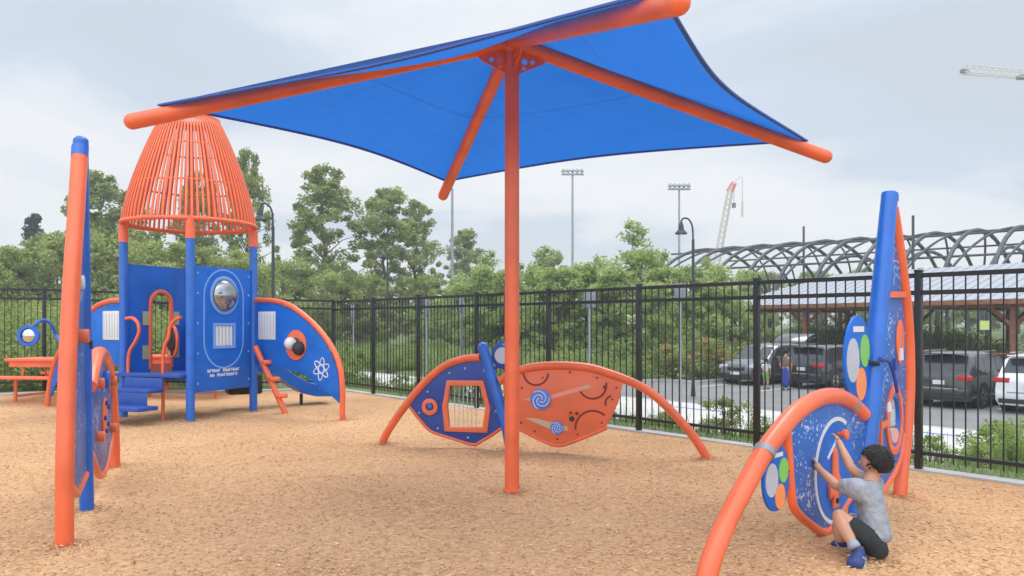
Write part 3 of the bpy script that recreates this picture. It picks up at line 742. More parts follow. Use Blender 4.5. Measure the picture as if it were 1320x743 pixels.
for x, y, r in ((780, 499, .022), (737.5, 540, .030), (744, 533, .020), (736, 532, .016), (661, 497, .022)):
    a_, b_ = q(x, y); MB().prism([circ(a_, b_, r, n=14)], FM, .012, .024).build('dark_knob', BLACK if r > .025 else MAROON, orp)
SALMON = mat('salmon_plastic', (.80, .30, .22), .45); BEIGE = mat('beige_plastic', (.55, .42, .25), .5)
MB().prism([strip(q(705, 513.5), q(756, 499), .045)], FM, .012, .017).build('slide_slot', SALMON, orp)
MB().prism([circ(*q(757, 498.8), .04, .024, 14)], FM, .017, .022).build('slot_end', BEIGE, orp)
MB().prism([[q(677, 539), q(690, 539), q(732, 550), q(732, 555), q(716, 556)]], FM, .012, .017).build('slide_slot', BEIGE, orp)
MB().prism([[q(675, 515), q(697, 510), q(697, 520)]], FM, .012, .017).build('slot_end', BEIGE, orp)
for x, y, r in ((697.5, 515, .118), (718.5, 551.5, .073)):
    a_, b_ = q(x, y)
    k = MB().prism([circ(a_, b_, r, n=30)], FM, .017, .034).build('swirl_disc', mat('swirl_blue', (.10, .20, .60), .4), orp, bevel=.004)
    for j in range(3):
        pp = []
        for t in range(16):
            th = R(j*120+t*17); rr = r*(.12+.8*t/15)
            pp.append(FM(a_+rr*math.cos(th), b_+rr*math.sin(th), .034))
        MB().tube(pp, r*.065, 6).build('swirl_groove', mat('swirl_white', (.5, .6, .82), .4) if (x < 700 and j == 0) else bpy.data.materials['swirl_white'], k)
for p in ((673, 500), (700, 487), (735, 480), (770, 487), (795, 500), (790, 515), (776, 545), (745, 560), (719, 566), (690, 556), (672, 545)):
    a_, b_ = q(*p); MB().prism([circ(a_, b_, .012, n=10)], FM, .012, .018).build('bolt', MAROON, orp)
a_, b_ = q(650, 458)
td = MB().prism([circ(a_, b_, .155, .165, 34)], FM, -.03, -.01).build('round_disc', NAVY, pm, bevel=.003)
MB().prism([circ(a_-.02, b_-.005, .095, n=26)], FM, -.012, .004).build('white_circle', PALE, td)
MB().prism([[(a_-.02, b_+.11), (a_+.08, b_+.11), (a_+.08, b_+.135), (a_-.02, b_+.135)]], FM, -.012, .002).build('white_strip', GROOVE, td)
MB().tube([FM(a_-.06, b_-.13, -.02), FM(a_-.14, b_-.16, -.02), FM(*q(633, 474))], .018, 8).build('disc_bracket', NAVY, pm)
MB().tube([FM(a_+.06, b_-.13, -.02), FM(a_+.10, b_-.3, -.02), FM(*q(657, 484))], .018, 8).build('disc_bracket', NAVY, pm)

# ------------------------------------------------------------------ rocket tower
TC = Vector((-5.10, 12.3)); e1 = Vector((.383, -.924)); e2 = Vector((.924, .383)); TR = .95
PF, PR_, PB, PL_ = TC+e1*TR, TC+e2*TR, TC-e1*TR, TC-e2*TR
tw = empty('rocket_tower', (TC.x, TC.y, 0), 'rocket play tower with blue posts, steps and orange cone roof', 'play tower')
for p in (PF, PR_, PB, PL_):
    o = MB().tube([(p.x, p.y, -.1), (p.x, p.y, 2.72)], .063, 20).build('post', BLUE, tw)
    MB().tube([(p.x, p.y, 2.70), (p.x, p.y, 3.02)], .070, 20).build('post_sleeve', ORANGE, o)
# roof: ring, slats, top
prof = [(.985, 3.0), (.97, 3.15), (.90, 3.45), (.81, 3.75), (.71, 4.03), (.60, 4.31), (.49, 4.55), (.44, 4.64), (.41, 4.68)]
roof = MB().tube([(TC.x+.985*math.cos(R(a)), TC.y+.985*math.sin(R(a)), 3.0) for a in range(0, 361, 6)], .034, 12, cap=False).build('roof_ring', ORANGE, tw)
b = MB(); NS = 76
for i in range(NS):
    a = 2*math.pi*i/NS; c_, s_ = math.cos(a), math.sin(a)
    vs_ = []
    pr_s = spline([(r, z, 0) for r, z in prof], 2)
    for p in pr_s:
        r, z = p.x, p.y; hw = .0155 if r > .7 else .0155*r/.7+.001
        for dr2, tt in ((-.01, -1), (.01, -1), (.01, 1), (-.01, 1)):
            vs_.append((TC.x+(r+dr2)*c_-tt*hw*s_, TC.y+(r+dr2)*s_+tt*hw*c_, z))
    n_ = len(pr_s); fs_ = [(k*4+q_, k*4+(q_+1) % 4, k*4+4+(q_+1) % 4, k*4+4+q_) for k in range(n_-1) for q_ in range(4)]
    b.add(vs_, fs_)
b.build('roof_slats', ORANGE2, roof, smooth=40)
ROOFT = Vector((TC.x, TC.y, 0))
b = MB().lathe([(.455, 4.60), (.45, 4.68), (.40, 4.71), (.26, 4.72), (.24, 4.70), (.24, 4.66), (.40, 4.64), (.455, 4.60)], ROOFT, 40)
b.build('roof_top_ring', ORANGE2, roof)
for zz, rr in ((3.6, .845), (4.2, .63)):
    MB().tube([(TC.x+rr*math.cos(R(a)), TC.y+rr*math.sin(R(a)), zz) for a in range(0, 361, 8)], .014, 8, cap=False).build('roof_hoop', ORANGE2, roof)
# deck
dk = .66; sq = [PF, PR_, PB, PL_]
MB().prism([tuple(p) for p in sq], lambda u, v, w_: Vector((u, v, w_)), dk-.06, dk+.01).build('deck', DECKB, tw, bevel=.01)
# side frames
def side(A, B):
    return Frame((A.x, A.y), ((B-A).x, (B-A).y))
SW = (PR_-PF).length
F1 = side(PF, PR_); F1.n = Vector((e1.x+e2.x, e1.y+e2.y, 0)).normalized()
q1 = F1.px
pn = [(.075, .42), (SW-.075, .42), (SW-.075, 2.31), (.075, 2.31)]
bwc = (SW/2+.0, q1(286, 381)[1]); gc = (SW/2, q1(286, 433)[1])
grl = [(gc[0]-.20, gc[1]-.16), (gc[0]+.20, gc[1]-.16), (gc[0]+.20, gc[1]+.16), (gc[0]-.20, gc[1]+.16)]
fp = MB().prism([pn, circ(bwc[0], bwc[1], .25, .25, 32), grl[::-1]], F1, -.012, .012).build('window_panel', BLUEP, tw, bevel=.004)
def capsule(cx, z0, z1, r, n=14):
    return circ(cx, z1, r, n=n, a0=0, a1=180)+circ(cx, z0, r, n=n, a0=180, a1=360)
z1_, z0_ = 1.86, 1.18
MB().prism([capsule(SW/2, z0_, z1_, .43), capsule(SW/2, z0_, z1_, .405)], F1, .012, .016).build('oval_door_outline', GROOVE, fp)
MB().prism([circ(bwc[0], bwc[1], .30, n=36), circ(bwc[0], bwc[1], .25, n=36)], F1, .010, .028).build('bubble_window_rim', GROOVE, fp, bevel=.004)
Mb = Matrix((F1.u, Vector((0, 0, 1)), F1.n)).transposed()
MB().lathe([(.252, .0), (.24, .05), (.20, .10), (.13, .14), (.06, .158), (.001, .16)], F1(bwc[0], bwc[1], .005), 32, M=Mb).build('bubble_window', mat('bubble_window_plastic', (.33, .34, .36), .10, metal=.85), fp)
MB().prism([[(gc[0]-.235, gc[1]-.195), (gc[0]+.235, gc[1]-.195), (gc[0]+.235, gc[1]+.195), (gc[0]-.235, gc[1]+.195)], grl], F1, .010, .026).build('grille_frame', GROOVE, fp)
MB().prism([grl], F1, -.012, -.002).build('grille_back', PALE, fp)
for i in range(5):
    x = gc[0]-.15+i*.075; MB().prism([[(x-.022, gc[1]-.15), (x+.022, gc[1]-.15), (x+.022, gc[1]+.15), (x-.022, gc[1]+.15)]], F1, .0, .012).build('grille_bar', WHITEP, fp)
for j, (z_, words) in enumerate(((.705, (6, 8)), (.635, (2, 9)))):        # two short rows of raised lettering, too small to read
    b = MB(); tot = sum(words)+len(words)-1; cw = .046 if j == 0 else .049; x = SW/2-tot*cw/2
    for wn in words:
        for c_i in range(wn):
            k = (c_i*7+wn*3+j) % 4
            b.prism([[(x, z_), (x+.011, z_), (x+.011, z_+.046), (x, z_+.046)]], F1, .012, .018)
            b.prism([[(x+.0105, z_+(.035 if k < 2 else .017)), (x+.032, z_+(.035 if k < 2 else .017)), (x+.032, z_+(.046 if k < 2 else .028)), (x+.0105, z_+(.046 if k < 2 else .028))]], F1, .012, .018)
            if k != 1: b.prism([[(x+.025, z_), (x+.036, z_), (x+.036, z_+.034), (x+.025, z_+.034)]], F1, .012, .0178)
            if k > 1: b.prism([[(x+.011, z_), (x+.025, z_), (x+.025, z_+.010), (x+.011, z_+.010)]], F1, .012, .0176)
            x += cw
        x += cw
    b.build('raised_lettering', WHITEP, fp, smooth=0)
for x in (.13, SW-.13):
    for z_ in (.55, 1.0, 1.45, 1.9, 2.2): MB().prism([circ(x, z_, .018, n=10)], F1, .012, .02).build('bolt', GROOVE, fp)
# back-left side: arched doorway panel seen through the open front
F2 = side(PL_, PB); F2.n = Vector((e1.x-e2.x, e1.y-e2.y, 0)).normalized()
F2.n = Vector((e1.x+e2.x, e1.y+e2.y, 0)).normalized()
q2 = F2.px
a0_, a1_ = q2(199, 470)[0], q2(216, 470)[0]
ac = (q2(191, 420)[0]+q2(222, 420)[0])/2; aw = (q2(222, 420)[0]-q2(191, 420)[0])/2-.03
zt = q2(207, 376)[1]-aw
arch = [(ac-aw, .80)]+circ(ac, zt, aw, n=16, a0=180, a1=0)+[(ac+aw, .80)]
pn = [(.07, .60), (SW-.07, .60), (SW-.07, 2.37), (.07, 2.37)]
bpn = MB().prism([pn, arch], F2, -.012, .012).build('archway_panel', BLUEP, tw, bevel=.004)
MB().tube([F2(x, z_, .01) for x, z_ in [(ac-aw, .72)]+circ(ac, zt, aw, n=16, a0=180, a1=0)+[(ac+aw, .72)]], .034, 12).build('archway_trim', ORANGE, bpn)
MB().prism([[(ac-aw, .66), (ac+aw, .66), (ac+aw, .80), (ac-aw, .80)]], F2, .0, .03).build('orange_kick_plate', ORANGE2, bpn)
for sx in (-1, 1):
    MB().prism([[(ac+sx*(aw+.02), 1.42), (ac+sx*(aw+.15), 1.42), (ac+sx*(aw+.15), 1.64), (ac+sx*(aw+.02), 1.64)]], F2, .012, .03).build('tan_hand_plate', TAN, bpn)
    MB().prism([[(ac+sx*(aw+.02), .88), (ac+sx*(aw+.15), .88), (ac+sx*(aw+.15), 1.10), (ac+sx*(aw+.02), 1.10)]], F2, .012, .03).build('tan_hand_plate', TAN, bpn)
# ship's wheel inside
wc_ = F2(ac-.10, 1.16, .35); ax = (F2.n*.35+F2.u*.94).normalized(); ay = Vector((0, 0, 1)); az = ax.cross(ay)
ring = [wc_+az*.20*math.cos(R(a))+ay*.25*math.sin(R(a)) for a in range(0, 361, 12)]
wh = MB().tube(ring, .026, 10, cap=False).build('steering_wheel', ORANGE, tw)
MB().tube([wc_-az*.2, wc_+az*.2], .02, 8).build('wheel_spoke', BLACK, wh)
MB().tube([wc_-ay*.24, wc_+ay*.24], .02, 8).build('wheel_spoke', BLACK, wh)
MB().lathe([(.001, .03), (.14, .028), (.15, .0), (.14, -.03), (.001, -.03)], wc_, 20, M=Matrix((az, ay, ax)).transposed()).build('wheel_hub', BLACK, wh)
# right-back low rail
F3 = side(PB, PR_)
for z_ in (.80, 1.25):
    MB().tube([F3(.07, z_), F3(SW-.07, z_)], .02, 10).build('guard_rail', ORANGE, tw)
F3.n = Vector((-e1.x+e2.x, -e1.y+e2.y, 0)).normalized()
MB().prism([[(.08, .6), (SW*.45, .6), (SW*.45, 1.5), (.08, 1.5)]], F3, -.012, .012).build('side_panel', BLUEP, tw, bevel=.004)
# stairs on the open front-left side
F0 = side(PL_, PF); F0.n = Vector((e1.x-e2.x, e1.y-e2.y, 0)).normalized()
def stp(nm, s0, s1, o0, o1, z, th=.055):
    o = MB(); o.add([F0(s, zz, of) for s in (s0, s1) for of in (o0, o1) for zz in (z-th, z)], [(0, 1, 3, 2), (4, 6, 7, 5), (0, 4, 5, 1), (2, 3, 7, 6), (0, 2, 6, 4), (1, 5, 7, 3)])
    return o.build(nm, DECKB, tw, bevel=.012)
stp('entry_platform', .0, SW-.05, -.05, .16, .70)
stp('step', .20, 1.0, .16, .45, .49)
stp('step', .30, 1.20, .45, .80, .27)
stp('ground_step', .45, .75, .85, 1.05, .06, .04)
stp('stair_riser', .22, .98, .15, .18, .64, .20)
stp('stair_riser', .24, .98, .44, .46, .44, .20)
MB().tube([F0(.52, .22, .70), F0(.52, -.1, .70)], .055, 14).build('step_support', NAVY, tw)
for pts in (((165, 411), (173, 410), (180, 416), (182, 428), (177, 441), (170, 453), (168, 470), (168, 503)),
            ((236, 409), (228, 413), (222, 422), (220, 435), (215, 446), (213, 460), (213, 490), (213, 520), (213, 546))):
    P_ = [F0.px(*p) for p in pts]
    MB().tube([F0(p.x, p.y, .04) for p in spline([a+(0,) for a in P_], 5)], .026, 12).build('handrail', ORANGE, tw)
# climber bar with pegs at the right post, small slide beyond it
cb = MB().tube([(-4.12, 12.45, 1.08), (-3.60, 12.35, .0), (-3.58, 12.35, -.1)], .045, 12).build('climbing_bar', ORANGE, tw)
for k in (.25, .5, .75):
    p = Vector((-4.12, 12.45, 1.08)).lerp(Vector((-3.60, 12.35, 0)), k)
    MB().lathe([(.001, .03), (.09, .03), (.10, .0), (.09, -.03), (.001, -.03)], p+Vector((.05, .02, .02)), 14).build('foot_peg', ORANGE, cb)
MB().tube([(-4.3, 12.9, -.05), (-4.3, 12.9, .62)], .022, 8).build('deck_support', ORANGE, tw)
# slide from the back of the deck
sp_ = spline([(-4.55, 13.3, .70), (-4.2, 13.5, .62), (-3.9, 13.75, .36), (-3.65, 13.9, .22), (-3.35, 14.1, .19)], 6)
vs_ = []; ux = Vector((.60, -.80, 0))
secp = [(-.27, .16), (-.25, .17), (-.22, .02), (0, 0), (.22, .02), (.25, .17), (.27, .16), (.24, -.05), (-.24, -.05)]
sd_ = (Vector((-3.35, 14.1))-Vector((-4.55, 13.3))).normalized(); sx_ = Vector((sd_.y, -sd_.x, 0))
for p in sp_:
    for a_, z_ in secp: vs_.append(p+sx_*a_+Vector((0, 0, z_)))
m_ = len(secp); n_ = len(sp_)
fs_ = [(i*m_+k, i*m_+(k+1) % m_, (i+1)*m_+(k+1) % m_, (i+1)*m_+k) for i in range(n_-1) for k in range(m_)]+[tuple(range(m_)), tuple(range((n_-1)*m_, n_*m_))]
slide = MB().add(vs_, fs_).build('slide', BLUEP, tw)
MB().tube([(-3.75, 13.8, .2), (-3.75, 13.8, -.1)], .03, 10).build('slide_leg', BLACK, slide)
MB().box((-4.55, 13.15, .42), (.55, .45, .32), Matrix.Rotation(.5, 3, 'Z')).build('slide_underside_shade', BLACK, slide, bevel=.04)  # black block standing in for the shade under the slide
# right wing
FW = Frame((PR_.x, PR_.y), (1.72, -1.08)); FW.n = Vector((-1.08, -1.72, 0)).normalized()
q = FW.px
arc_ = [q(*p) for p in ((330, 387), (356, 388.5), (377, 396), (402, 415.5), (420, 436), (433, 458), (439.5, 480), (441.5, 504), (441.5, 525), (441.5, 543))]
MB().tube([FW(p.x, p.y) for p in spline([a+(0,) for a in arc_]+[(arc_[-1][0], -.1, 0)], 5)], .042, 14).build('wing_tube', ORANGE, tw)
wpn = [q(*p) for p in ((331, 390), (356, 391.5), (376, 399), (400, 418), (417, 439), (429, 460), (436, 482), (438, 503), (438, 520), (428, 511), (410, 497), (394, 484), (374, 477), (351, 472), (331, 471))]
hc = q(383, 445)
wp = MB().prism([wpn, circ(hc[0], hc[1], .13, .13, 26)], FW, -.012, .012).build('wing_panel', BLUEP, tw, bevel=.004)
MB().prism([circ(hc[0], hc[1], .225, .235, 34), circ(hc[0], hc[1], .12, .12, 34)], FW, .010, .034).build('porthole_ring', ORANGE2, wp, bevel=.005)
MB().ball(FW(hc[0]-.10, hc[1]+.03, .05), .095, 14, 10).build('white_ball_knob', WHITEP, wp)
MB().ball(FW(hc[0]+.10, hc[1]-.05, .05), .11, 14, 10).build('black_ball_knob', BLACK, wp)
def barplate(F, x0, x1, z0, z1, par):
    k = MB().prism([[(x0, z0), (x1, z0), (x1, z1), (x0, z1)]], F, .011, .020).build('music_plate', WHITEP, par, bevel=.002)
    n_ = 6
    for i in range(n_):
        x = x0+(x1-x0)*(i+.5)/n_; MB().prism([[(x-.006, z0+.04), (x+.006, z0+.04), (x+.006, z1-.04), (x-.006, z1-.04)]], F, .020, .026).build('bar', PALE, k)
x0, z1_ = q(334, 402); x1, z0_ = q(356, 438); barplate(FW, x0, x1, z0_, z1_, wp)
ac_ = q(415, 476)
b = MB()
for j in range(3):
    th0 = R(20+60*j); pp = []
    for t in range(0, 361, 15):
        u_, v_ = .175*math.cos(R(t)), .055*math.sin(R(t))
        pp.append(FW(ac_[0]+u_*math.cos(th0)-v_*math.sin(th0), ac_[1]+u_*math.sin(th0)+v_*math.cos(th0), .014))
    b.tube(pp, .0085, 6, cap=False)
b.build('atom_emblem', WHITEP, wp)
# left wing
FQ = Frame((PL_.x, PL_.y), (-1.95, 1.25)); FQ.n = Vector((-1.25, -1.95, 0)).normalized()
q = FQ.px
lw = 2.25
arc_ = [(0.02, 1.80), (.35, 1.80), (.75, 1.72), (1.2, 1.50), (1.6, 1.22), (1.95, .88), (2.15, .5), (2.25, .1), (2.25, -.1)]
MB().tube([FQ(p.x, p.y) for p in spline([a+(0,) for a in arc_], 5)], .042, 14).build('wing_tube', ORANGE, tw)
wpn = [(.06, 1.76), (.35, 1.76), (.73, 1.68), (1.17, 1.46), (1.56, 1.19), (1.9, .85), (2.12, .45), (2.16, .2), (1.95, .45), (1.5, .72), (.9, .80), (.06, .80)]
wq = MB().prism([wpn], FQ, -.012, .012).build('wing_panel', BLUEP, tw, bevel=.004)
x0, z1_ = q(155, 401); x1, z0_ = q(134, 438); x0 = abs(x0); x1 = abs(x1)
barplate(FQ, min(x0, x1), max(x0, x1), z0_, z1_, wq)
# spy mirror on a curved blue tube beyond the left wing
mc = Vector((pxw(37, 13.0), 13.0, pz(433, 13.0)))
ms_ = FQ(1.75, 1.0)
mt = [Vector((pxw(73, 13.3), 13.3, pz(434, 13.3))), Vector((pxw(66, 13.2), 13.2, pz(419, 13.2))), Vector((pxw(56, 13.1), 13.1, pz(413, 13.1))), Vector((pxw(46, 13.0), 13.0, pz(418, 13.0))), mc+Vector((.06, 0, .10))]
mm = MB().tube([Vector(p) for p in spline([FQ(1.72, 1.08)]+mt, 5)], .028, 10).build('mirror_arm', BLUE, tw)
My = Matrix(((1, 0, 0), (0, 0, -1), (0, 1, 0)))
MB().lathe([(.125, .03), (.18, .03), (.185, 0), (.18, -.03), (.125, -.03), (.125, .03)], mc, 28, M=My).build('mirror_rim', BLUE, mm)
MB().lathe([(.13, -.005), (.10, .03), (.05, .045), (.001, .05)], mc, 24, M=My).build('convex_mirror', MIRROR, mm)

# ------------------------------------------------------------------ orange picnic tables
def picnic(x, y, rz, label, z=0):
    r = empty('picnic_table', (x, y, z), label, 'picnic table', 'orange picnic tables')
    M = Matrix.Rotation(rz, 3, 'Z'); C = Vector((x, y, z))
    def P(a, b_, c): return C+M@Vector((a, b_, c))
    MB().box(P(0, 0, .73), (1.83, .75, .05), M).build('table_top', ORANGE2, r, bevel=.012)
    MB().box(P(0, 0, .655), (1.70, .66, .10), M).build('table_apron', ORANGE2, r)
    for s in (-1, 1):
        MB().box(P(0, s*.66, .44), (1.83, .28, .045), M).build('bench', ORANGE2, r, bevel=.012)
        MB().tube([P(s*.62, -.64, .42), P(s*.62, -.30, .42), P(s*.62, -.22, .70)], .022, 8).build('frame_leg', ORANGE, r)
        MB().tube([P(s*.62, .64, .42), P(s*.62, .30, .42), P(s*.62, .22, .70)], .022, 8).build('frame_leg', ORANGE, r)
        MB().tube([P(s*.62, -.45, .42), P(s*.62, -.45, -.08)], .03, 8).build('leg', ORANGE, r)
        MB().tube([P(s*.62, .45, .42), P(s*.62, .45, -.08)], .03, 8).build('leg', ORANGE, r)
        MB().tube([P(s*.62, -.45, .10), P(s*.62, .45, .10)], .02, 8).build('foot_bar', ORANGE, r)
picnic(-8.05, 14.0, -.12, 'orange picnic table left of the rocket tower behind its wing', .07)
picnic(-6.35, 15.35, .05, 'orange picnic table seen through the rocket tower steps', .07)

# ------------------------------------------------------------------ people
def skin_mesh(name, chains, m, parent, sub=2, bump=None):
    """chains: list of lists of (Vector, radius[, radius2]) sharing their first vertex with index 0's vertex when equal"""
    vs = []; es = []; rad = []
    def idx(p, r):
        for i, v in enumerate(vs):
            if (v-p).length < 1e-5: return i
        vs.append(p.copy()); rad.append(r); return len(vs)-1
    for ch in chains:
        prev = None
        for it in ch:
            i = idx(Vector(it[0]), it[1])
            if prev is not None and prev != i: es.append((prev, i))
            prev = i
    inv = world_of(parent).inverted() if parent else Matrix.Identity(4)
    me = bpy.data.meshes.new(name); me.from_pydata([tuple(inv@v) for v in vs], es, [])
    o = bpy.data.objects.new(name, me); COL.objects.link(o)
    md = o.modifiers.new('s', 'SKIN'); md.use_smooth_shade = True; md.branch_smoothing = .6
    for i, sv in enumerate(me.skin_vertices[0].data):
        r = rad[i]; sv.radius = r if isinstance(r, tuple) else (r, r); sv.use_root = (i == 0)
    s2 = o.modifiers.new('u', 'SUBSURF'); s2.levels = sub; s2.render_levels = sub
    dg = bpy.context.evaluated_depsgraph_get(); dg.update()
    nm = bpy.data.meshes.new_from_object(o.evaluated_get(dg)); nm.name = name
    bpy.data.objects.remove(o)
    nm.materials.clear(); nm.materials.append(m)
    nm.polygons.foreach_set('use_smooth', [True]*len(nm.polygons))
    no = bpy.data.objects.new(name, nm); COL.objects.link(no)
    if parent: no.parent = parent
    return no
def join_meshes(objs, name, parent):
    bm = bmesh.new()
    for o in objs: bm.from_mesh(o.data)
    me = bpy.data.meshes.new(name); bm.to_mesh(me); bm.free()
    m = objs[0].data.materials[0]
    for o in objs: bpy.data.objects.remove(o)
    me.materials.append(m); me.polygons.foreach_set('use_smooth', [True]*len(me.polygons))
    o = bpy.data.objects.new(name, me); COL.objects.link(o)
    if parent: o.parent = parent
    return o
def W(X, Y, d): return Vector((pxw(X, d), d, pz(Y, d)))
def head_parts(C, face, rr, par, hair_m, skin_m, long_hair=False):
    """skull mesh pieces returned for joining; face = unit facing direction"""
    f = face.normalized(); r_ = f.cross(Vector((0, 0, 1))).normalized(); u = r_.cross(f)
    M = Matrix((f, r_, u)).transposed()
    parts = []
    b = MB().ball(C, (rr*.98, rr*.80, rr*1.12), 24, 16, M)
    for i, v in enumerate(b.v):                  # narrow the jaw, flatten the face
        l = M.transposed()@(v-C)
        if l.z < 0: 
            k = 1-.28*min(1, (-l.z/rr))**1.3; l.y *= k; l.x = l.x*(.93 if l.x < 0 else 1.0)
            if l.x < 0: l.x *= 1-.35*min(1, -l.z/rr)
        b.v[i] = C+M@l
    b.ball(C+M@Vector((rr*1.0, 0, -rr*.16)), (rr*.17, rr*.13, rr*.17), 10, 8, M)      # nose
    b.ball(C+M@Vector((rr*.92, 0, -rr*.08)), (rr*.10, rr*.08, rr*.26), 10, 8, M)
    for s in (-1, 1):
        b.ball(C+M@Vector((-rr*.02, s*rr*.82, -rr*.12)), (rr*.20, rr*.07, rr*.26), 12, 8, M)  # ears
    b.ball(C+M@Vector((rr*.86, 0, -rr*.52)), (rr*.10, rr*.24, rr*.06), 10, 6, M)  # lips
    o = b.build('head', skin_m, par, smooth=80)
    for s in (-1, 1):
        MB().ball(C+M@Vector((rr*.86, s*rr*.33, rr*.02)), (rr*.06, rr*.10, rr*.05), 10, 8, M).build('eye', mat_eye, par)
    # hair cap with ragged edge
    b = MB(); hc_ = C+M@Vector((-rr*.08, 0, rr*.12)); seg = 34; rg = 18
    b.ball(hc_, (rr*1.14, rr*1.04, rr*1.12), seg, rg, M)
    rnd = random.Random(5)
    for i, v in enumerate(b.v):
        l = M.transposed()@(v-hc_); lim = -rr*(.80 if l.x < -rr*.25 else (.30 if l.x < rr*.15 else (-.05 if l.x < rr*.5 else -.38)))
        if long_hair and l.x < rr*.1: lim = -rr*1.6
        if l.z < lim: l = Vector((l.x*.80, l.y*.78, max(l.z, lim)*.95))
        l *= 1+rnd.uniform(-.035, .045)
        b.v[i] = hc_+M@l
    # tufts
    for _ in range(420):
        th = rnd.uniform(0, 2*math.pi); ph = rnd.uniform(0, math.pi*.62)
        dl = Vector((math.sin(ph)*math.cos(th), math.sin(ph)*math.sin(th), math.cos(ph)))
        if dl.x > .30 and dl.z < .45: continue
        p = Vector((dl.x*rr*1.04, dl.y*rr*.94, dl.z*rr*1.06)); sw = (Vector((-dl.y, dl.x, -.6))+Vector((rnd.uniform(-.9, .9), rnd.uniform(-.9, .9), rnd.uniform(-.6, .6)))).normalized()
        b.tube([hc_+M@p, hc_+M@(p*1.05+sw*rr*.10), hc_+M@(p*1.07+sw*rr*.24)], [rr*.07, rr*.06, rr*.01], 5)
    b.build('hair', hair_m, par, smooth=80)
    return o
mat_eye = mat('dark_eye', (.02, .012, .01), .2)

def hand_chains(wrist, elbow, palm_dir, grip, sc=1.0, curl=.5):
    """palm plus five short finger chains; palm_dir: forward direction, grip: direction the palm faces"""
    f = palm_dir.normalized(); g = (grip-f*grip.dot(f)).normalized(); s = f.cross(g)
    L_ = .052*sc
    out_ = []
    lens = [.034, .040, .036, .028]
    for i in range(4):
        base = wrist+f*L_*.55+s*(i-1.5)*.012*sc
        k1 = wrist+f*L_+s*(i-1.5)*.0135*sc
        k2 = k1+(f*math.cos(curl)+g*math.sin(curl))*lens[i]*.55*sc
        k3 = k2+(f*math.cos(curl*2.3)+g*math.sin(curl*2.3))*lens[i]*.5*sc
        out_.append([(base, .008*sc), (k1, .0075*sc), (k2, .0066*sc), (k3, .0052*sc)])
    b0 = wrist+f*L_*.25-s*.012*sc; t1 = wrist+f*L_*.55-s*.032*sc+g*.006; t2 = t1+(f*.7+g*.6-s*.1).normalized()*.022*sc
    out_.append([(b0, .010*sc), (t1, .0085*sc), (t2, .0062*sc)])
    return out_
boy = empty('person', (2.2, 4.8, 0), 'small boy in grey t-shirt and dark shorts squatting with both hands on the panel', 'person')
nF = Vector((-.727, .687, 0))                      # towards the panel
pel = W(1126, 697, 4.78); spi = W(1126, 664, 4.81); che = W(1121, 634, 4.86); nek = W(1122, 615, 4.88); hd_ = W(1128.5, 596, 4.90)
shL = W(1105, 630, 4.79); shR = W(1128, 625, 4.97)
elL = W(1079, 627, 4.93); wrL = W(1056, 605, 5.10); elR = W(1098, 606, 5.03); wrR = W(1084, 576, 5.16)
hpL = W(1116, 694, 4.71); knL = W(1077, 661, 4.80); anL = W(1101, 704, 4.655)
hpR = W(1128, 693, 4.85); knR = W(1080, 672, 5.02); anR = W(1084, 701, 4.98)
body = [
    skin_mesh('b', [[(pel, .075), (spi, .070), (che, .075), (nek, .040), (hd_-Vector((0, 0, .03)), .040)],
        [(che, .075), (shR, .042), (shR.lerp(elR, .5), .038), (elR, .033), (elR.lerp(wrR, .4), .033), (wrR, .023), (wrR+(W(1077, 562, 5.215)-wrR)*.6, .026)],
        [(che, .075), (shL, .042), (shL.lerp(elL, .5), .038), (elL, .033), (elL.lerp(wrL, .4), .033), (wrL, .023), (wrL+(W(1050, 595, 5.17)-wrL)*.7, .026)],
        [(pel, .075), (hpL, .060), (hpL.lerp(knL, .5), .053), (knL, .049), (knL.lerp(anL, .35), .052), (knL.lerp(anL, .75), .036), (anL, .030)],
        [(pel, .075), (hpR, .060), (hpR.lerp(knR, .5), .053), (knR, .049), (knR.lerp(anR, .35), .050), (anR, .030)]], SKIN, boy)]
hdR = (W(1077, 560, 5.215)-wrR).normalized(); hdL = (W(1050, 594, 5.17)-wrL).normalized()
for w_, dr_2, gp in ((wrR, hdR, nF), (wrL, hdL, nF)):
    st = w_+dr_2*.015
    for ch in hand_chains(st, None, dr_2, gp, 1.12, .40): body.append(skin_mesh('f', [ch], SKIN, boy, sub=1))
face = (Vector((-.74, .66, .02)))
hb = head_parts(hd_, face, .088, boy, HAIR, SKIN)
body.append(hb)
join_meshes(body, 'body', boy)
# clothes
down = Vector((0, 0, -.01))
skin_mesh('t_shirt', [[(W(1128, 702, 4.78), .112), (W(1127, 688, 4.79), .112), (spi, .100), (che+Vector((0, 0, -.005)), .104), (nek.lerp(che, .35), .058)],
    [(che+Vector((0, 0, -.005)), .104), (che.lerp(shR, .55)+Vector((0, 0, -.004)), .086), (shR, .076), (shR.lerp(elR, .45), .056), (shR.lerp(elR, .68), .054)],
    [(che+Vector((0, 0, -.005)), .104), (che.lerp(shL, .55)+Vector((0, 0, -.004)), .088), (shL, .080), (shL.lerp(elL, .5), .060), (shL.lerp(elL, .78), .058)]], SHIRT, boy)
butt = W(1130, 712, 4.745)
skin_mesh('shorts', [[(pel+down, .096), (hpL, .082), (hpL.lerp(knL, .35), .074), (hpL.lerp(knL, .66), .066)],
    [(pel+down, .096), (hpR, .082), (hpR.lerp(knR, .35), .072), (hpR.lerp(knR, .66), .066)], [(pel+down, .096), (butt, .085), (W(1130, 719, 4.76), .078)]], SHORTS, boy)
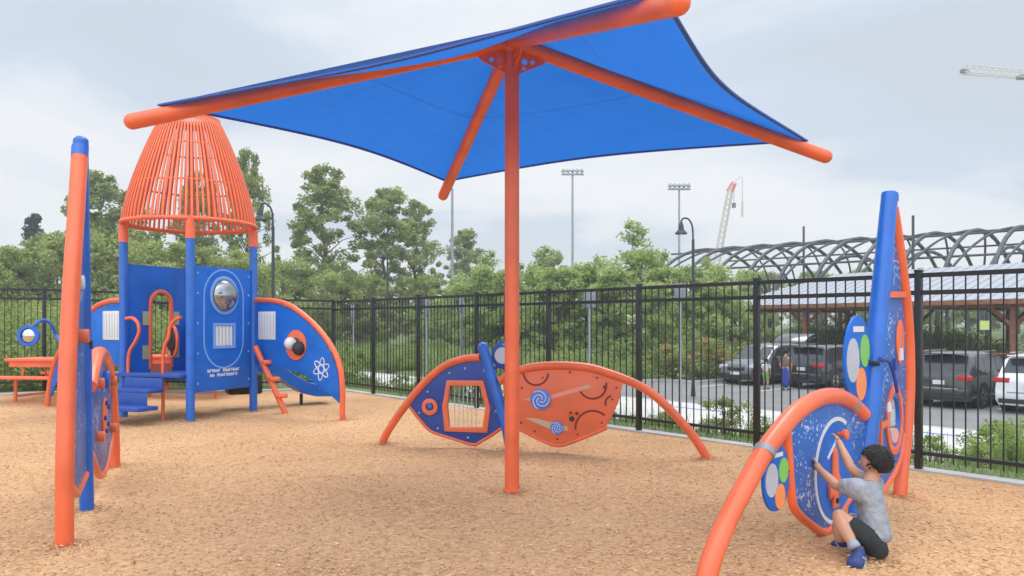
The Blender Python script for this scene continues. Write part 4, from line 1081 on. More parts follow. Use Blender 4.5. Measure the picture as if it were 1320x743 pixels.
def shoe(heel, toe, par, m, sc=1.0):
    d_ = (toe-heel); Ln = d_.length; f = d_.normalized(); s = f.cross(Vector((0, 0, 1))).normalized(); u = s.cross(f)
    M = Matrix((f, s, u)).transposed()
    b = MB(); secs = [(-.06, .016, .022, .030), (.0, .026, .026, .050), (.12, .030, .028, .062), (.26, .031, .028, .062), (.38, .032, .028, .050), (.55, .037, .028, .040), (.75, .039, .027, .034), (.92, .034, .024, .027), (1.02, .018, .018, .018)]
    vs_ = []
    for t, w_, lo, hi in secs:
        for k in range(12):
            a_ = 2*math.pi*k/12; vs_.append(heel+f*Ln*t+s*(w_*sc*math.cos(a_))+u*((hi if math.sin(a_) > 0 else lo)*.9*sc*math.sin(a_)))
    n_ = len(secs); fs_ = [(i*12+k, i*12+(k+1) % 12, (i+1)*12+(k+1) % 12, (i+1)*12+k) for i in range(n_-1) for k in range(12)]+[tuple(range(12)), tuple(range((n_-1)*12, n_*12))]
    o = b.add(vs_, fs_).build('shoe', m, par, smooth=80)
    vs_ = []
    for t, w_, lo, hi in secs:
        for c_, z_ in ((-1, -.014), (1, -.014), (1, -.030), (-1, -.030)): vs_.append(heel+f*Ln*t+s*(w_*1.04*sc*c_)+u*z_*sc)
    fs_ = [(i*4+k, i*4+(k+1) % 4, (i+1)*4+(k+1) % 4, (i+1)*4+k) for i in range(n_-1) for k in range(4)]+[(0, 1, 2, 3), tuple(range((n_-1)*4, n_*4))]
    MB().add(vs_, fs_).build('sole', WHITEP, o, smooth=30)
    for sg in (-1, 1): MB().tube([heel+f*Ln*.35+s*sg*.033*sc-u*.008*sc, heel+f*Ln*.55+s*sg*.028*sc+u*.022*sc], .006*sc, 6).build('shoe_stripe', PALEBLUE, o)
PALEBLUE = mat('pale_blue_cloth', (.25, .36, .55), .7)
NAVYS = mat('navy_shoe', (.03, .05, .17), .7, var=.3, vscale=40)
skin_mesh('sock', [[(knL.lerp(anL, .80), .036), (anL, .038), (anL+(anL-knL).normalized()*.02, .040)]], mat('grey_sock', (.3, .34, .42), .9), boy)
shoe(W(1108, 713, 4.69), W(1103, 731, 4.575)+Vector((-.01, 0, .0)), boy, NAVYS, 1.3)
shoe(W(1093, 702, 5.00)+Vector((0, 0, -.0)), W(1074, 703, 5.10), boy, NAVYS, 1.15)

def stander(x, y, z0, H, fdir, top_m, low_m, label, skirt=False):
    r = empty('person', (x, y, z0), label, 'person'); f = Vector((fdir[0], fdir[1], 0)).normalized(); s = Vector((f.y, -f.x, 0)); C = Vector((x, y, z0)); u = Vector((0, 0, 1))
    def P(a, b_, c): return C+f*a*H+s*b_*H+u*c*H
    pel, che, nek, hd = P(0, 0, .52), P(0, 0, .74), P(0, 0, .84), P(0, 0, .93)
    ch = [[(pel, .075*H), (P(0, 0, .62), .07*H), (che, .075*H), (nek, .03*H), (hd, .035*H)]]
    for q_ in (-1, 1):
        ch.append([(che, .075*H), (P(0, q_*.115, .79), .032*H), (P(.02, q_*.135, .62), .024*H), (P(.09, q_*.11, .50), .018*H), (P(.12, q_*.10, .47), .02*H)])
        ch.append([(pel, .075*H), (P(0, q_*.05, .48), .052*H), (P(.01, q_*.055, .27), .036*H), (P(0, q_*.055, .05), .022*H), (P(.06, q_*.06, .02), .02*H)])
    bd = [skin_mesh('b', ch, SKIN, r, sub=1)]
    for q_ in (-1, 1):
        for c2 in hand_chains(P(.115, q_*.10, .475), None, (f*.5-u*.8), s*-q_, H*.62, .4): bd.append(skin_mesh('f', [c2], SKIN, r, sub=0))
    bd.append(head_parts(hd, f, .066*H, r, HAIR, SKIN))
    join_meshes(bd, 'body', r)
    t = [[(P(0, 0, .52), .11*H), (P(0, 0, .64), .10*H), (che, .108*H), (P(0, 0, .82), .06*H)]]
    for q_ in (-1, 1): t.append([(che, .108*H), (P(0, q_*.118, .79), .058*H), (P(.01, q_*.135, .66), .044*H)])
    skin_mesh('shirt', t, top_m, r, sub=1)
    if skirt: skin_mesh('long_skirt', [[(P(0, 0, .60), .08*H), (P(0, 0, .45), .095*H), (P(0, 0, .22), .10*H), (P(0, 0, .05), .105*H)]], low_m, r, sub=1)
    else:
        skin_mesh('trousers', [[(pel, .085*H), (P(0, -.05, .47), .06*H), (P(.01, -.055, .27), .046*H)], [(pel, .085*H), (P(0, .05, .47), .06*H), (P(.01, .055, .27), .046*H)]], low_m, r, sub=1)
    for q_ in (-1, 1):
        MB().ball(P(.035, q_*.058, .022), (.075*H, .03*H, .025*H), 12, 8, Matrix((f, s, u)).transposed()).build('shoe', BLACK, r, smooth=80)
stander(10.72, 30.4, Z_ROAD, 1.62, (.5, .8), mat('olive_top', (.15, .13, .09), .9), mat('blue_skirt', (.03, .05, .30), .9), 'adult in long blue skirt behind the open car tailgate', True)
stander(10.15, 31.0, Z_ROAD, 1.22, (.6, .6), mat('white_top', (.6, .6, .62), .9), mat('green_shorts', (.12, .45, .10), .9), 'child in white top and bright green shorts beside the open car')

# ------------------------------------------------------------------ cars
def car(name, rear, heading, paint, label, hatch=False, front_detail=True, L_=4.7, Wd=1.88):
    hd_ = Vector(heading).normalized(); a = math.atan2(hd_.y, hd_.x)
    r = empty(name, (rear[0], rear[1], Z_ROAD), label, 'car', 'cars parked across the road', a)
    M = world_of(r)
    h = Wd/2
    st = [(0, .92, .94, .93), (.06, 1.0, 1.04, .96), (.16, 1.03, 1.14, .97), (.52, 1.06, 1.62, 1), (.9, 1.06, 1.69, 1), (1.6, 1.06, 1.72, 1), (2.3, 1.05, 1.71, 1), (2.85, 1.03, 1.62, 1), (3.2, 1.02, 1.36, 1), (3.58, 1.0, 1.06, .99), (4.1, .96, .99, .97), (4.5, .86, .88, .92), (4.66, .70, .72, .86), (4.72, .52, .54, .82)]
    st = [(x*L_/4.72, b1, t1, k) for x, b1, t1, k in st]
    rings = []
    for x, bz, tz, k in st:
        tall = tz-bz > .2; ws = h*k; wr = ws*(.80 if tall else .90)
        rings.append([(x, -ws*.90, .24), (x, -ws, .40), (x, -ws*1.0, .70), (x, -ws*.97, bz), (x, -(wr+(ws*.97-wr)*.12), tz-.06 if tall else tz-.01), (x, -wr*.86, tz), (x, 0, tz+.025),
                      (x, wr*.86, tz), (x, wr+(ws*.97-wr)*.12, tz-.06 if tall else tz-.01), (x, ws*.97, bz), (x, ws, .70), (x, ws, .40), (x, ws*.90, .24)])
    m_ = len(rings[0]); b = MB(); b.add([M@Vector(p) for rg in rings for p in rg], [(i*m_+k, i*m_+(k+1) % m_, (i+1)*m_+(k+1) % m_, (i+1)*m_+k) for i in range(len(rings)-1) for k in range(m_)]+[tuple(range(m_)), tuple(range((len(rings)-1)*m_, len(rings)*m_))])
    bd = b.build('body', paint, r, smooth=32)
    sc = L_/4.72
    def P(x, y, z): return M@Vector((x*sc, y, z))
    # side glass
    for s in (-1, 1):
        def sy(z): return s*(h*.97-(z-1.05)/(.60)*(h*.97-(h*.80+h*.17*.12))+.008)
        for nm, pts in (('rear_quarter_window', [(.45, 1.12), (1.18, 1.12), (1.18, 1.56), (.72, 1.54)]), ('rear_door_window', [(1.26, 1.12), (2.16, 1.11), (2.16, 1.58), (1.26, 1.57)]), ('front_door_window', [(2.24, 1.11), (3.25, 1.09), (2.82, 1.50), (2.24, 1.58)])):
            vs_ = [P(x, sy(z), z) for x, z in pts]; vo = [P(x, sy(z)-s*.03, z) for x, z in pts]
            MB().add(vs_+vo, [(0, 1, 2, 3), (4, 7, 6, 5)]+[(i, (i+1) % 4, 4+(i+1) % 4, 4+i) for i in range(4)]).build(nm, GLASS, r, smooth=0)
        MB().box(P(3.05, s*(h+.10), 1.14), (.16, .2, .14), M.to_3x3()).build('wing_mirror', paint, r, bevel=.03)
        MB().box(P(1.7, s*(h*.80), 1.745), (1.7*sc, .035, .03), M.to_3x3()).build('roof_rail', CHROME, r)
        MB().box(P(2.35, s*(h-.02), .27), (2.0*sc, .06, .12), M.to_3x3()).build('side_sill', BLACK, r)
        for x in (.95, 3.80):
            c = P(x, s*(h-.105), .355); ax = M.to_3x3()@Vector((0, s, 0))
            MB().tube([P(x, s*(h-.30), .39), P(x, s*(h+.006), .39)], .415, 26).build('wheel_arch', BLACK, r)
            w_ = MB().tube([c-ax*.11, c+ax*.118], .355, 28).build('wheel', TYRE, r, bevel=.03)
            MB().tube([c+ax*.105, c+ax*.124], .235, 24).build('rim', RIM, w_)
            for k in range(5):
                th = R(k*72+10); dd = M.to_3x3()@Vector((math.cos(th), 0, math.sin(th)))
                MB().tube([c+ax*.126+dd*.10, c+ax*.126+dd*.215], .028, 6).build('rim_gap', BLACK, w_)
    def quad(nm, pts, m, par=None, th=.02):
        n_ = (Vector(pts[1])-Vector(pts[0])).cross(Vector(pts[2])-Vector(pts[0])).normalized()
        c0 = sum((Vector(p) for p in pts), Vector())/len(pts)
        if n_.dot(c0-Vector((2.3, 0, .8))) < 0: n_ = -n_
        o0 = [M@(Vector((p[0]*sc, p[1], p[2]))+n_*.012) for p in pts]; o1 = [M@(Vector((p[0]*sc, p[1], p[2]))-n_*th) for p in pts]
        k = len(pts)
        return MB().add(o0+o1, [tuple(range(k)), tuple(range(k, 2*k))[::-1]]+[(i, (i+1) % k, k+(i+1) % k, k+i) for i in range(k)]).build(nm, m, par or r, smooth=0)
    quad('windscreen', [(3.60, -.78, 1.07), (3.60, .78, 1.07), (2.88, .66, 1.60), (2.88, -.66, 1.60)], GLASS)
    if not hatch:
        quad('rear_window', [(.18, -.74, 1.17), (.18, .74, 1.17), (.49, .66, 1.58), (.49, -.66, 1.58)], GLASS)
        MB().box(P(.40, 0, 1.67), (.36, 1.3, .035), M.to_3x3()).build('roof_spoiler', paint, r, bevel=.012)
    for s in (-1, 1):
        MB().box(P(.06, s*.72, .96), (.14, .42, .15), M.to_3x3()).build('tail_light', REDL, r, bevel=.02)
        MB().box(P(4.50, s*.68, .76), (.24, .42, .16), M.to_3x3()).build('headlight', HEADL, r, bevel=.03)
    MB().box(P(.0, 0, .52), (.10, Wd*.92, .20), M.to_3x3()).build('rear_bumper', paint if paint is not None else BLACK, r, bevel=.03)
    MB().box(P(-.02, 0, .36), (.09, Wd*.84, .12), M.to_3x3()).build('rear_valance', BLACK, r, bevel=.02)
    MB().box(P(-.055, 0, .62), (.02, Wd*.6, .03), M.to_3x3()).build('rear_trim', CHROME, r)
    MB().box(P(-.005, 0, .80), (.03, .34, .13), M.to_3x3()).build('number_plate', PLATE, r)
    MB().box(P(4.70, 0, .70), (.05, .80, .17), M.to_3x3()).build('grille', BLACK, r, bevel=.015)
    MB().box(P(4.725, 0, .76), (.02, .74, .03), M.to_3x3()).build('grille_trim', CHROME, r)
    MB().box(P(4.70, 0, .38), (.08, Wd*.80, .24), M.to_3x3()).build('front_bumper', BLACK, r, bevel=.03)
    MB().box(P(4.75, 0, .50), (.02, .42, .12), M.to_3x3()).build('number_plate', PLATE, r)
    if hatch:
        quad('boot_opening', [(.0, -.76, .66), (.0, .76, .66), (.49, .66, 1.60), (.49, -.66, 1.60)], BLACK)
        o = MB(); pr2 = [(.55, 1.72), (.10, 2.0), (-.45, 2.14), (-.85, 2.02), (-.86, 1.72), (-.78, 1.72), (-.74, 1.95), (.50, 1.60)]
        o.add([P(x, y, z) for y in (-.78, .78) for x, z in pr2], [tuple(range(8)), tuple(range(8, 16))[::-1]]+[(i, (i+1) % 8, 8+(i+1) % 8, 8+i) for i in range(8)])
        tg = o.build('open_tailgate', DARKC2, r, bevel=.02)
        MB().box(P(-.18, 0, 1.96), (.5, 1.2, .03), Matrix.Rotation(0, 3, 'X')@M.to_3x3()@Matrix.Rotation(R(20), 3, 'Y')).build('tailgate_window', GLASS, tg)
        for s in (-1, 1): MB().tube([P(.5, s*.68, 1.4), P(-.05, s*.72, 1.92)], .014, 6).build('gas_strut', BLACK, r)
        MB().box(P(.35, -.2, .95), (.4, .5, .4), M.to_3x3()).build('cargo_bag', mat('red_bag', (.5, .05, .06), .8), r, bevel=.06)
        MB().box(P(.3, .35, .90), (.35, .3, .3), M.to_3x3()).build('cargo_bag', mat('tan_bag', (.4, .28, .16), .8), r, bevel=.05)
    return r
DARKC = mat('dark_grey_car_paint', (.045, .05, .058), .22, metal=.4, coat=.7)
DARKC2 = mat('graphite_car_paint', (.03, .033, .04), .22, metal=.4, coat=.7)
BROWNC = mat('charcoal_car_paint', (.055, .055, .058), .22, metal=.4, coat=.7)
WHITEC = mat('white_car_paint', (.72, .74, .76), .22, coat=.7)
f1 = Vector((9.5, 33.0)); hd1 = Vector((-.766, -.643))
car('parked_car', tuple(f1-hd1*4.7), hd1, mat('mid_grey_car_paint', (.10, .11, .12), .22, metal=.4, coat=.7), 'dark grey car parked facing the playground with its tailgate up', hatch=True)
car('parked_car', (11.55, 31.0), (.766, .643), DARKC2, 'dark grey SUV nose in, right beside the car with open tailgate')
car('parked_car', (13.2, 24.0), (.766, .643), BROWNC, 'charcoal SUV with red tail lights, left of the white SUV')
car('parked_car', (14.78, 22.15), (.766, .643), WHITEC, 'white SUV at the right end of the parked row')

# ------------------------------------------------------------------ picnic shelter with metal roof
CORR = mat('ribbed_metal_roof', (.30, .325, .37), .6, metal=.15)
n_ = CORR.node_tree.nodes; l_ = CORR.node_tree.links
sc_ = empty('picnic_shelter', (12.6, 47.7, -1.0), 'long open shelter with pale ribbed metal roof behind the parked cars', 'shelter')
C0 = Vector((12.6, 47.7)); ud = Vector((.517, -.856)); vd = Vector((.856, .517)); LS = 24
def S(a, b_, z): p = C0+ud*a+vd*b_; return Vector((p.x, p.y, z))
def Fslope(a, t, w_):   # a along, t 0..1 up the slope
    return S(a, t*6.0, 2.5+t*1.95+w_)
b = MB()
ribs = int(LS/.55)
b.add([S(0, 0, 2.5), S(LS, 0, 2.5), S(LS, 6, 4.45), S(4.2, 6, 4.45), S(0, 0, 2.42), S(LS, 0, 2.42), S(LS, 6, 4.37), S(4.2, 6, 4.37)], [(0, 1, 2, 3), (4, 7, 6, 5), (0, 4, 5, 1), (1, 5, 6, 2), (3, 2, 6, 7), (0, 3, 7, 4)])
b.add([S(0, 12, 2.5), S(LS, 12, 2.5), S(LS, 6, 4.45), S(4.2, 6, 4.45), S(0, 12, 2.42), S(LS, 12, 2.42), S(LS, 6, 4.37), S(4.2, 6, 4.37)], [(0, 3, 2, 1), (4, 5, 6, 7), (0, 1, 5, 4), (0, 4, 7, 3)])
b.add([S(0, 0, 2.5), S(4.2, 6, 4.45), S(0, 12, 2.5), S(0, 0, 2.42), S(4.2, 6, 4.37), S(0, 12, 2.42)], [(0, 1, 2), (3, 5, 4), (0, 2, 5, 3)])
rf = b.build('roof', CORR, sc_, smooth=0)
b = MB()
for i in range(1, ribs):
    a = i*.55; tmax = min(1, a/4.2)
    b.tube([S(a, 0, 2.51), S(a, 6*tmax, 2.51+1.95*tmax)], .02, 4)
b.build('roof_ribs', mat('roof_rib_metal', (.26, .285, .33), .5, metal=.2), rf, smooth=0)
MB().add([S(-.05, -.05, 2.28), S(LS, -.05, 2.28), S(LS, -.05, 2.5), S(-.05, -.05, 2.5), S(-.05, -.0, 2.28), S(LS, .0, 2.28), S(LS, .0, 2.5), S(-.05, .0, 2.5)], [(0, 1, 2, 3), (4, 7, 6, 5), (0, 4, 5, 1), (3, 2, 6, 7)]).build('fascia', WOODP, sc_, smooth=0)
for i in range(5):
    a = .5+i*5.4
    for bb in (.7, 11.2):
        MB().box(S(a, bb, .65), (.19, .19, 3.3), Matrix.Rotation(math.atan2(ud.y, ud.x), 3, 'Z')).build('timber_post', WOODP, sc_)
        for s in (-1, 1):
            MB().tube([S(a, bb, 1.3), S(a+s*1.1, bb, 2.25)], .09, 6).build('brace', WOODP, sc_)
    MB().tube([S(a, .3, 2.25), S(a, 11.8, 2.25)], .10, 6).build('tie_beam', WOODP, sc_)
MB().tube([S(.2, .7, 2.26), S(LS, .7, 2.26)], .12, 6).build('eave_beam', WOODP, sc_)
MB().tube([S(6, .7, .1), S(LS, .7, .1)], .06, 6).build('low_rail', WOODP, sc_)
for aa, wdd in ((17.2, 1.6), (20.6, 1.1)):
    MB().box(S(aa, 7.5, 1.0), (wdd, .1, 1.3), Matrix.Rotation(math.atan2(ud.y, ud.x), 3, 'Z')).build('dark_screen', BLACK, sc_)
NB = tag(MB().box(W(1269, 419.5, 30.5), (.36, .04, .36)).build('notice_sign', mat('yellow_green_sign', (.50, .60, .18), .6), None), 'small yellow green square sign hanging under the shelter roof', 'sign')
tbx = empty('picnic_bench', (*tuple(C0+ud*4+vd*3), -1.1), 'dark picnic table under the left end of the metal roof', 'picnic table')
for s in (-1, 0, 1):
    MB().box(S(4, 3+s*.7, -.35+(.0 if s else .3)), (1.8, .6 if s == 0 else .25, .06), Matrix.Rotation(math.atan2(ud.y, ud.x), 3, 'Z')).build('table_top' if s == 0 else 'bench', WOODP, tbx)
for s in (-.7, .7):
    MB().box(S(4+s, 3, -.6), (.08, 1.3, 1.0), Matrix.Rotation(math.atan2(ud.y, ud.x), 3, 'Z')).build('leg', WOODP, tbx)

# ------------------------------------------------------------------ arched steel frame beyond
va = empty('arched_steel_frame', (17, 74, -1), 'row of big curved grey steel arches rising above the shelter roof', 'steel structure')
A0 = Vector((19.2, 73.0)); ad = Vector((.732, -.681)).normalized(); an = Vector((.681, .732)).normalized(); HWID = 12.5; ZS = 1.4; ZT = 8.35
def Arc(s, th): # th 0..pi
    p = A0+ad*s-an*HWID*math.cos(th); return Vector((p.x, p.y, ZS+(ZT-ZS)*math.sin(th)))
SP = 2.75; NA = 16
for i in range(NA):
    s = i*SP
    MB().tube([Arc(s, math.pi*k/20) for k in range(21)], .15, 8).build('arch_rib', STEEL, va)
    for sgn in (0, 1):
        p = Arc(s, math.pi*sgn); MB().tube([p, Vector((p.x, p.y, -1.2))], .15, 8).build('column', STEEL, va)
for i in range(NA-1):
    s = i*SP
    MB().tube([Arc(s+SP*k/10, math.pi*(.12+.38*k/10)) for k in range(11)], .085, 6).build('diagonal_brace', STEEL, va)
    MB().tube([Arc(s+SP*(1-k/10), math.pi*(.5+.38*k/10)) for k in range(11)], .085, 6).build('diagonal_brace', STEEL, va)
for th in (.10, .22, .36, .5, .64, .78, .90):
    MB().tube([Arc(-1.6 if .2 < th < .8 else -.5, math.pi*th), Arc(SP*(NA-1)+1, math.pi*th)], .085, 6).build('purlin', STEEL, va)
# second, rear bay
for i in range(6):
    s = 10+i*6.2
    p0 = Vector((A0.x, A0.y)); 
    MB().tube([Arc(s, math.pi*k/16)+Vector((an.x*9, an.y*9, -.6)) for k in range(17)], .15, 8).build('rear_arch_rib', STEEL, va)

# ------------------------------------------------------------------ poles, lamps, signs, cranes
def lamp(X, Yt, d, label, flip=-1, zb=-1.0, box=False):
    x = pxw(X, d); zt = pz(Yt, d)
    r = empty('street_lamp', (x, d, zb), label, 'street lamp', 'street lamps beyond the fence')
    MB().tube([(x, d, zb), (x, d, zb+.5), (x, d, zt-.75)], [.09, .055, .05], 10).build('pole', LAMPM, r)
    ar = spline([(x, d, zt-.75), (x+flip*.03, d, zt-.30), (x+flip*.16, d, zt-.05), (x+flip*.34, d, zt-.02), (x+flip*.42, d, zt-.14)], 5)
    MB().tube(ar, .032, 8).build('curved_arm', LAMPM, r)
    c = Vector((x+flip*.42, d, zt-.55))
    h = MB().lathe([(.03, .40), (.07, .34), (.09, .24), (.10, .14), (.20, .03), (.22, 0), (.19, -.02), (.08, .08)], c, 18).build('lamp_shade', LAMPM, r)
    MB().ball(c+Vector((0, 0, .03)), (.09, .09, .07), 12, 8).build('bulb', PALE, h)
    return r
l1 = lamp(352, 262, 25, 'black bell lamp on a curved arm just right of the rocket roof', zb=-.2)
MB().tube([(pxw(330, 25), 25, pz(282, 25)), (pxw(352, 25), 25, pz(282, 25))], .025, 6).build('cross_bar', LAMPM, l1)
lamp(499.5, 318, 39, 'black lamp in front of the trees left of the shade post', zb=-1.1)
lamp(893.5, 281, 27, 'black bell lamp on curved arm standing left of the arched frame', zb=-1.1)
def floodpole(X, Yt, d, r0, label, heads=True, dk=False):
    x = pxw(X, d); zt = pz(Yt, d); r = empty('light_pole', (x, d, -1.2), label, 'floodlight pole', 'tall sports floodlight poles')
    MB().tube([(x, d, -1.2), (x, d, zt)], [r0, r0*.6], 10).build('pole', GALV, r)
    if heads:
        w_ = d*.012
        for k in range(2): MB().box((x, d, zt-k*d*.0045), (w_*2, .12, .12)).build('crossarm', GALV, r)
        for k in range(5):
            for j in range(2): MB().lathe([(.08, .3), (.28, 0), (.30, -.05), (.02, -.05)], (x-w_+k*w_/2, d-.1, zt-j*d*.0045-.1), 8).build('floodlight', GALV, r)
    return r
floodpole(583, 243, 60, .15, 'thick pale pole rising behind the canopy corner', heads=False)
floodpole(738, 220, 100, .20, 'floodlight pole seen under the canopy edge right of the shade post')
floodpole(875.5, 239, 92, .17, 'floodlight pole behind the curved street lamp')
def mast(X, Yt, d, label, Yb=355):
    x = pxw(X, d); MB()
    r = empty('thin_mast', (x, d, -1), label, 'mast'); MB().tube([(x, d, -1), (x, d, pz(Yt, d))], .09, 8).build('pole', STEEL, r)
    return r
mast(1036, 292, 62, 'thin dark mast standing among the leftmost steel arches')
mast(1177, 278, 52, 'thin dark mast just right of the blue rocket fin tip')
for X, Yt, d, lb, ww in ((455, 393, 31.8, 'grey pole with narrow sign behind the wing of the rocket tower', .2), (550, 386, 27.7, 'grey sign post behind the fence above the wing panel left arch', .22),
                     (595, 380, 24.6, 'slim grey sign post behind the fence just left of the shade post', .18), (760, 374, 21.9, 'grey sign back on a post, the one nearer the shade post', .42), (876.5, 366, 18.7, 'back of a grey sign on its post, below the curved street lamp', .36)):
    x = pxw(X, d); r = empty('sign_post', (x, d, -1.05), lb, 'sign post', 'signs with backs turned to the playground')
    MB().tube([(x, d, -1.2), (x, d, pz(Yt, d))], .035, 8).build('pole', GALV, r)
    hh = .02*d*1.15
    MB().box((x, d-.045, pz(Yt, d)-hh/2), (ww*.8, .012, hh), None).build('sign_plate', SIGNB, r, bevel=.003)
# crawler crane
def lattice(p0, p1, w0, m, parent, nm, n=14, r=.12):
    p0, p1 = Vector(p0), Vector(p1); dr_ = (p1-p0).normalized(); s1 = dr_.cross(Vector((0, 1, 0))).normalized(); s2 = dr_.cross(s1)
    b = MB(); cs_ = [(1, 1), (1, -1), (-1, -1), (-1, 1)]
    for a, c in cs_: b.tube([p0+(s1*a+s2*c)*w0, p1+(s1*a+s2*c)*w0*.7], r, 5)
    for i in range(n):
        A = p0.lerp(p1, i/n); B = p0.lerp(p1, (i+1)/n)
        for k in range(4):
            a, c = cs_[k]; a2, c2 = cs_[(k+1) % 4]
            b.tube([A+(s1*a+s2*c)*w0, B+(s1*a2+s2*c2)*w0*.9], r*.6, 4)
    return b.build(nm, m, parent)
D_ = 200
cr_ = empty('crawler_crane', (pxw(912, D_), D_, -1), 'tall cream crane boom with red tip leaning right behind the arches', 'crane')
lattice((pxw(912, D_), D_, 4), W(941, 247, D_), .8, CRANEM, cr_, 'boom', 22, .16)
lattice(W(941, 247, D_), W(946, 236, D_), .7, CRANER, cr_, 'boom_tip', 4, .16)
MB().tube([W(946, 236, D_), W(955, 227, D_)], .15, 6).build('jib', CRANEM, cr_)
MB().tube([W(946, 238, D_), W(946, 262, D_)], .06, 5).build('hoist_rope', STEEL, cr_)
MB().box(W(946, 265, D_), (.8, .8, 1.2)).build('hook_block', STEEL, cr_)
MB().tube([W(957, 228, D_), W(957, 265, D_)], .05, 5).build('hoist_rope', STEEL, cr_)
MB().box(W(957, 270, D_), (.5, .5, 4.0)).build('hanging_load', CRANEM, cr_)
MB().box((pxw(908, D_), D_, 1.5), (9, 4, 4)).build('cab_base', CRANER, cr_, bevel=.3)
D2 = 190
tc_ = empty('tower_crane', (pxw(1450, D2), D2, -1), 'pale tower crane jib reaching in from the right edge of the sky', 'crane')
lattice(W(1242, 90, D2), W(1460, 108, D2), .9, CRANEM, tc_, 'jib', 26, .13)
MB().box(W(1317, 100, D2), (2.2, 1.2, 1.0)).build('trolley', STEEL, tc_)
lattice((pxw(1450, D2), D2, -1), (pxw(1450, D2), D2, 66), 1.1, CRANEM, tc_, 'mast', 24, .2)
MB().box(W(1243, 92, D2), (1.8, .8, .8)).build('jib_end', STEEL, tc_)

# ------------------------------------------------------------------ thin summer haze
hm = bpy.data.materials.new('haze_air'); hm.use_nodes = True
hm.node_tree.nodes.clear(); ho = hm.node_tree.nodes.new('ShaderNodeOutputMaterial'); hv = hm.node_tree.nodes.new('ShaderNodeVolumePrincipled')
hv.inputs['Color'].default_value = (.86, .90, .95, 1); hv.inputs['Density'].default_value = .0016; hv.inputs['Anisotropy'].default_value = .2
hm.node_tree.links.new(hv.outputs[0], ho.inputs['Volume'])
tag(MB().box((0, 90, 38), (460, 330, 84)).build('haze', hm, None, smooth=0), kind='stuff')

# ------------------------------------------------------------------ foliage
def leaf_cloud(name, clumps, per, size, mt, flat=.7):
    """leaf quads spread through the volume of many clumps (numpy)"""
    C = np.array([c[0] for c in clumps]); Rr = np.array([c[1] for c in clumps])
    if Rr.ndim == 1: Rr = np.stack([Rr, Rr, Rr*flat], 1)
    idx = np.repeat(np.arange(len(clumps)), per); n = len(idx)
    dv = rng.normal(0, 1, (n, 3)); dv /= np.linalg.norm(dv, axis=1)[:, None]
    rad = rng.random(n)**.45
    cen = C[idx]+dv*rad[:, None]*Rr[idx]
    hs = size*rng.uniform(.6, 1.3, n)
    vs = cards(n, cen, hs, hs*.55, .8, name)
    me = quads_mesh(name, vs); me.materials.append(mt); return me
def clumps_env(n, H, base, Rf, cr, seed, lobes=None):
    r_ = random.Random(seed); o = []
    while len(o) < n:
        z = r_.uniform(base, 1); R_ = Rf(z)
        a = r_.uniform(0, 2*math.pi); q_ = R_*math.sqrt(r_.random())
        if r_.random() > .45+.55*(q_/max(R_, .01)): continue
        wob = 1+.28*math.sin(3*a+seed)+.22*math.sin(5*a+9*z+seed*2)
        o.append(((q_*wob*math.cos(a), q_*wob*math.sin(a), z*H), cr*r_.uniform(.55, 1.25)))
    return o
def trunk_mesh(name, H, r0, clumps, nl, base, seed):
    r_ = random.Random(seed); b = MB(); top = .86*H
    pth = [Vector((.06*H*.2*math.sin(k*1.3+seed), .06*H*.2*math.cos(k*1.7+seed), top*k/8)) for k in range(9)]; pth[0] = Vector((0, 0, -.3))
    b.tube(pth, [r0*(1-.85*k/8) for k in range(9)], 8)
    for c in r_.sample(clumps, min(nl, len(clumps))):
        e_ = Vector(c[0]); zs = max(.12*H, min(top*.95, e_.z-.45*math.hypot(e_.x, e_.y)-.04*H)); k = min(7, int(zs/top*8)); s_ = pth[k].lerp(pth[k+1], zs/top*8-k)
        mid = s_.lerp(e_, .5)+Vector((0, 0, .03*H)); rr = r0*.32*(1-.6*zs/top)
        b.tube([s_, mid, e_], [rr, rr*.6, rr*.2], 5, cap=False)
    me_o = b.build(name, BARK, None); me = me_o.data; bpy.data.objects.remove(me_o); return me
protos = {}
def tree_proto(key, H, base, Rf, ncl, cr, per, leaf, mt, r0, seed, nl=40, flat=.8):
    cl_ = clumps_env(ncl, H, base, Rf, cr, seed)
    protos[key] = (leaf_cloud(key+'_crown', cl_, per, leaf, mt, flat), trunk_mesh(key+'_trunk', H, r0, cl_, nl, base, seed), H)
cot = lambda z: (2.9*math.sin(math.pi*min(1, (z*.93+.05)))**.55)*(1.15-.5*z)
tree_proto('cotton_a', 15, .12, lambda z: 3.2*(math.sin(math.pi*min(.98, z*.86+.1))**.6)*(1.1-.35*z), 150, .62, 105, .15, F_COTTON, .28, 1)
tree_proto('cotton_b', 15, .10, lambda z: 3.4*(math.sin(math.pi*min(.98, z*.8+.15))**.5)*(1.15-.5*z), 175, .66, 100, .15, F_COTTON, .28, 4)
tree_proto('round_a', 9, .10, lambda z: 3.3*(math.sin(math.pi*min(.97, z*.85+.1))**.5), 125, .68, 110, .14, F_ROUND, .2, 7)
tree_proto('round_b', 9, .06, lambda z: 3.9*(math.sin(math.pi*min(.97, z*.8+.15))**.5), 140, .74, 105, .14, F_COTTON, .2, 12)
tree_proto('light_a', 5, .05, lambda z: 2.1*(math.sin(math.pi*min(.98, z*.8+.18))**.6)*(1.2-.5*z), 80, .42, 115, .09, F_LIGHT, .09, 17)
tree_proto('light_b', 5, .02, lambda z: 2.4*(1-z*.75), 90, .40, 110, .09, F_LIGHT, .09, 21)
tree_proto('conifer', 12, .08, lambda z: 2.7*(1-z)+.12, 170, .55, 110, .12, F_CONIF, .2, 30, flat=.45)
tree_proto('sparse', 9, .30, lambda z: 1.7*(1-z*.7), 34, .45, 50, .12, F_LIGHT, .09, 33)
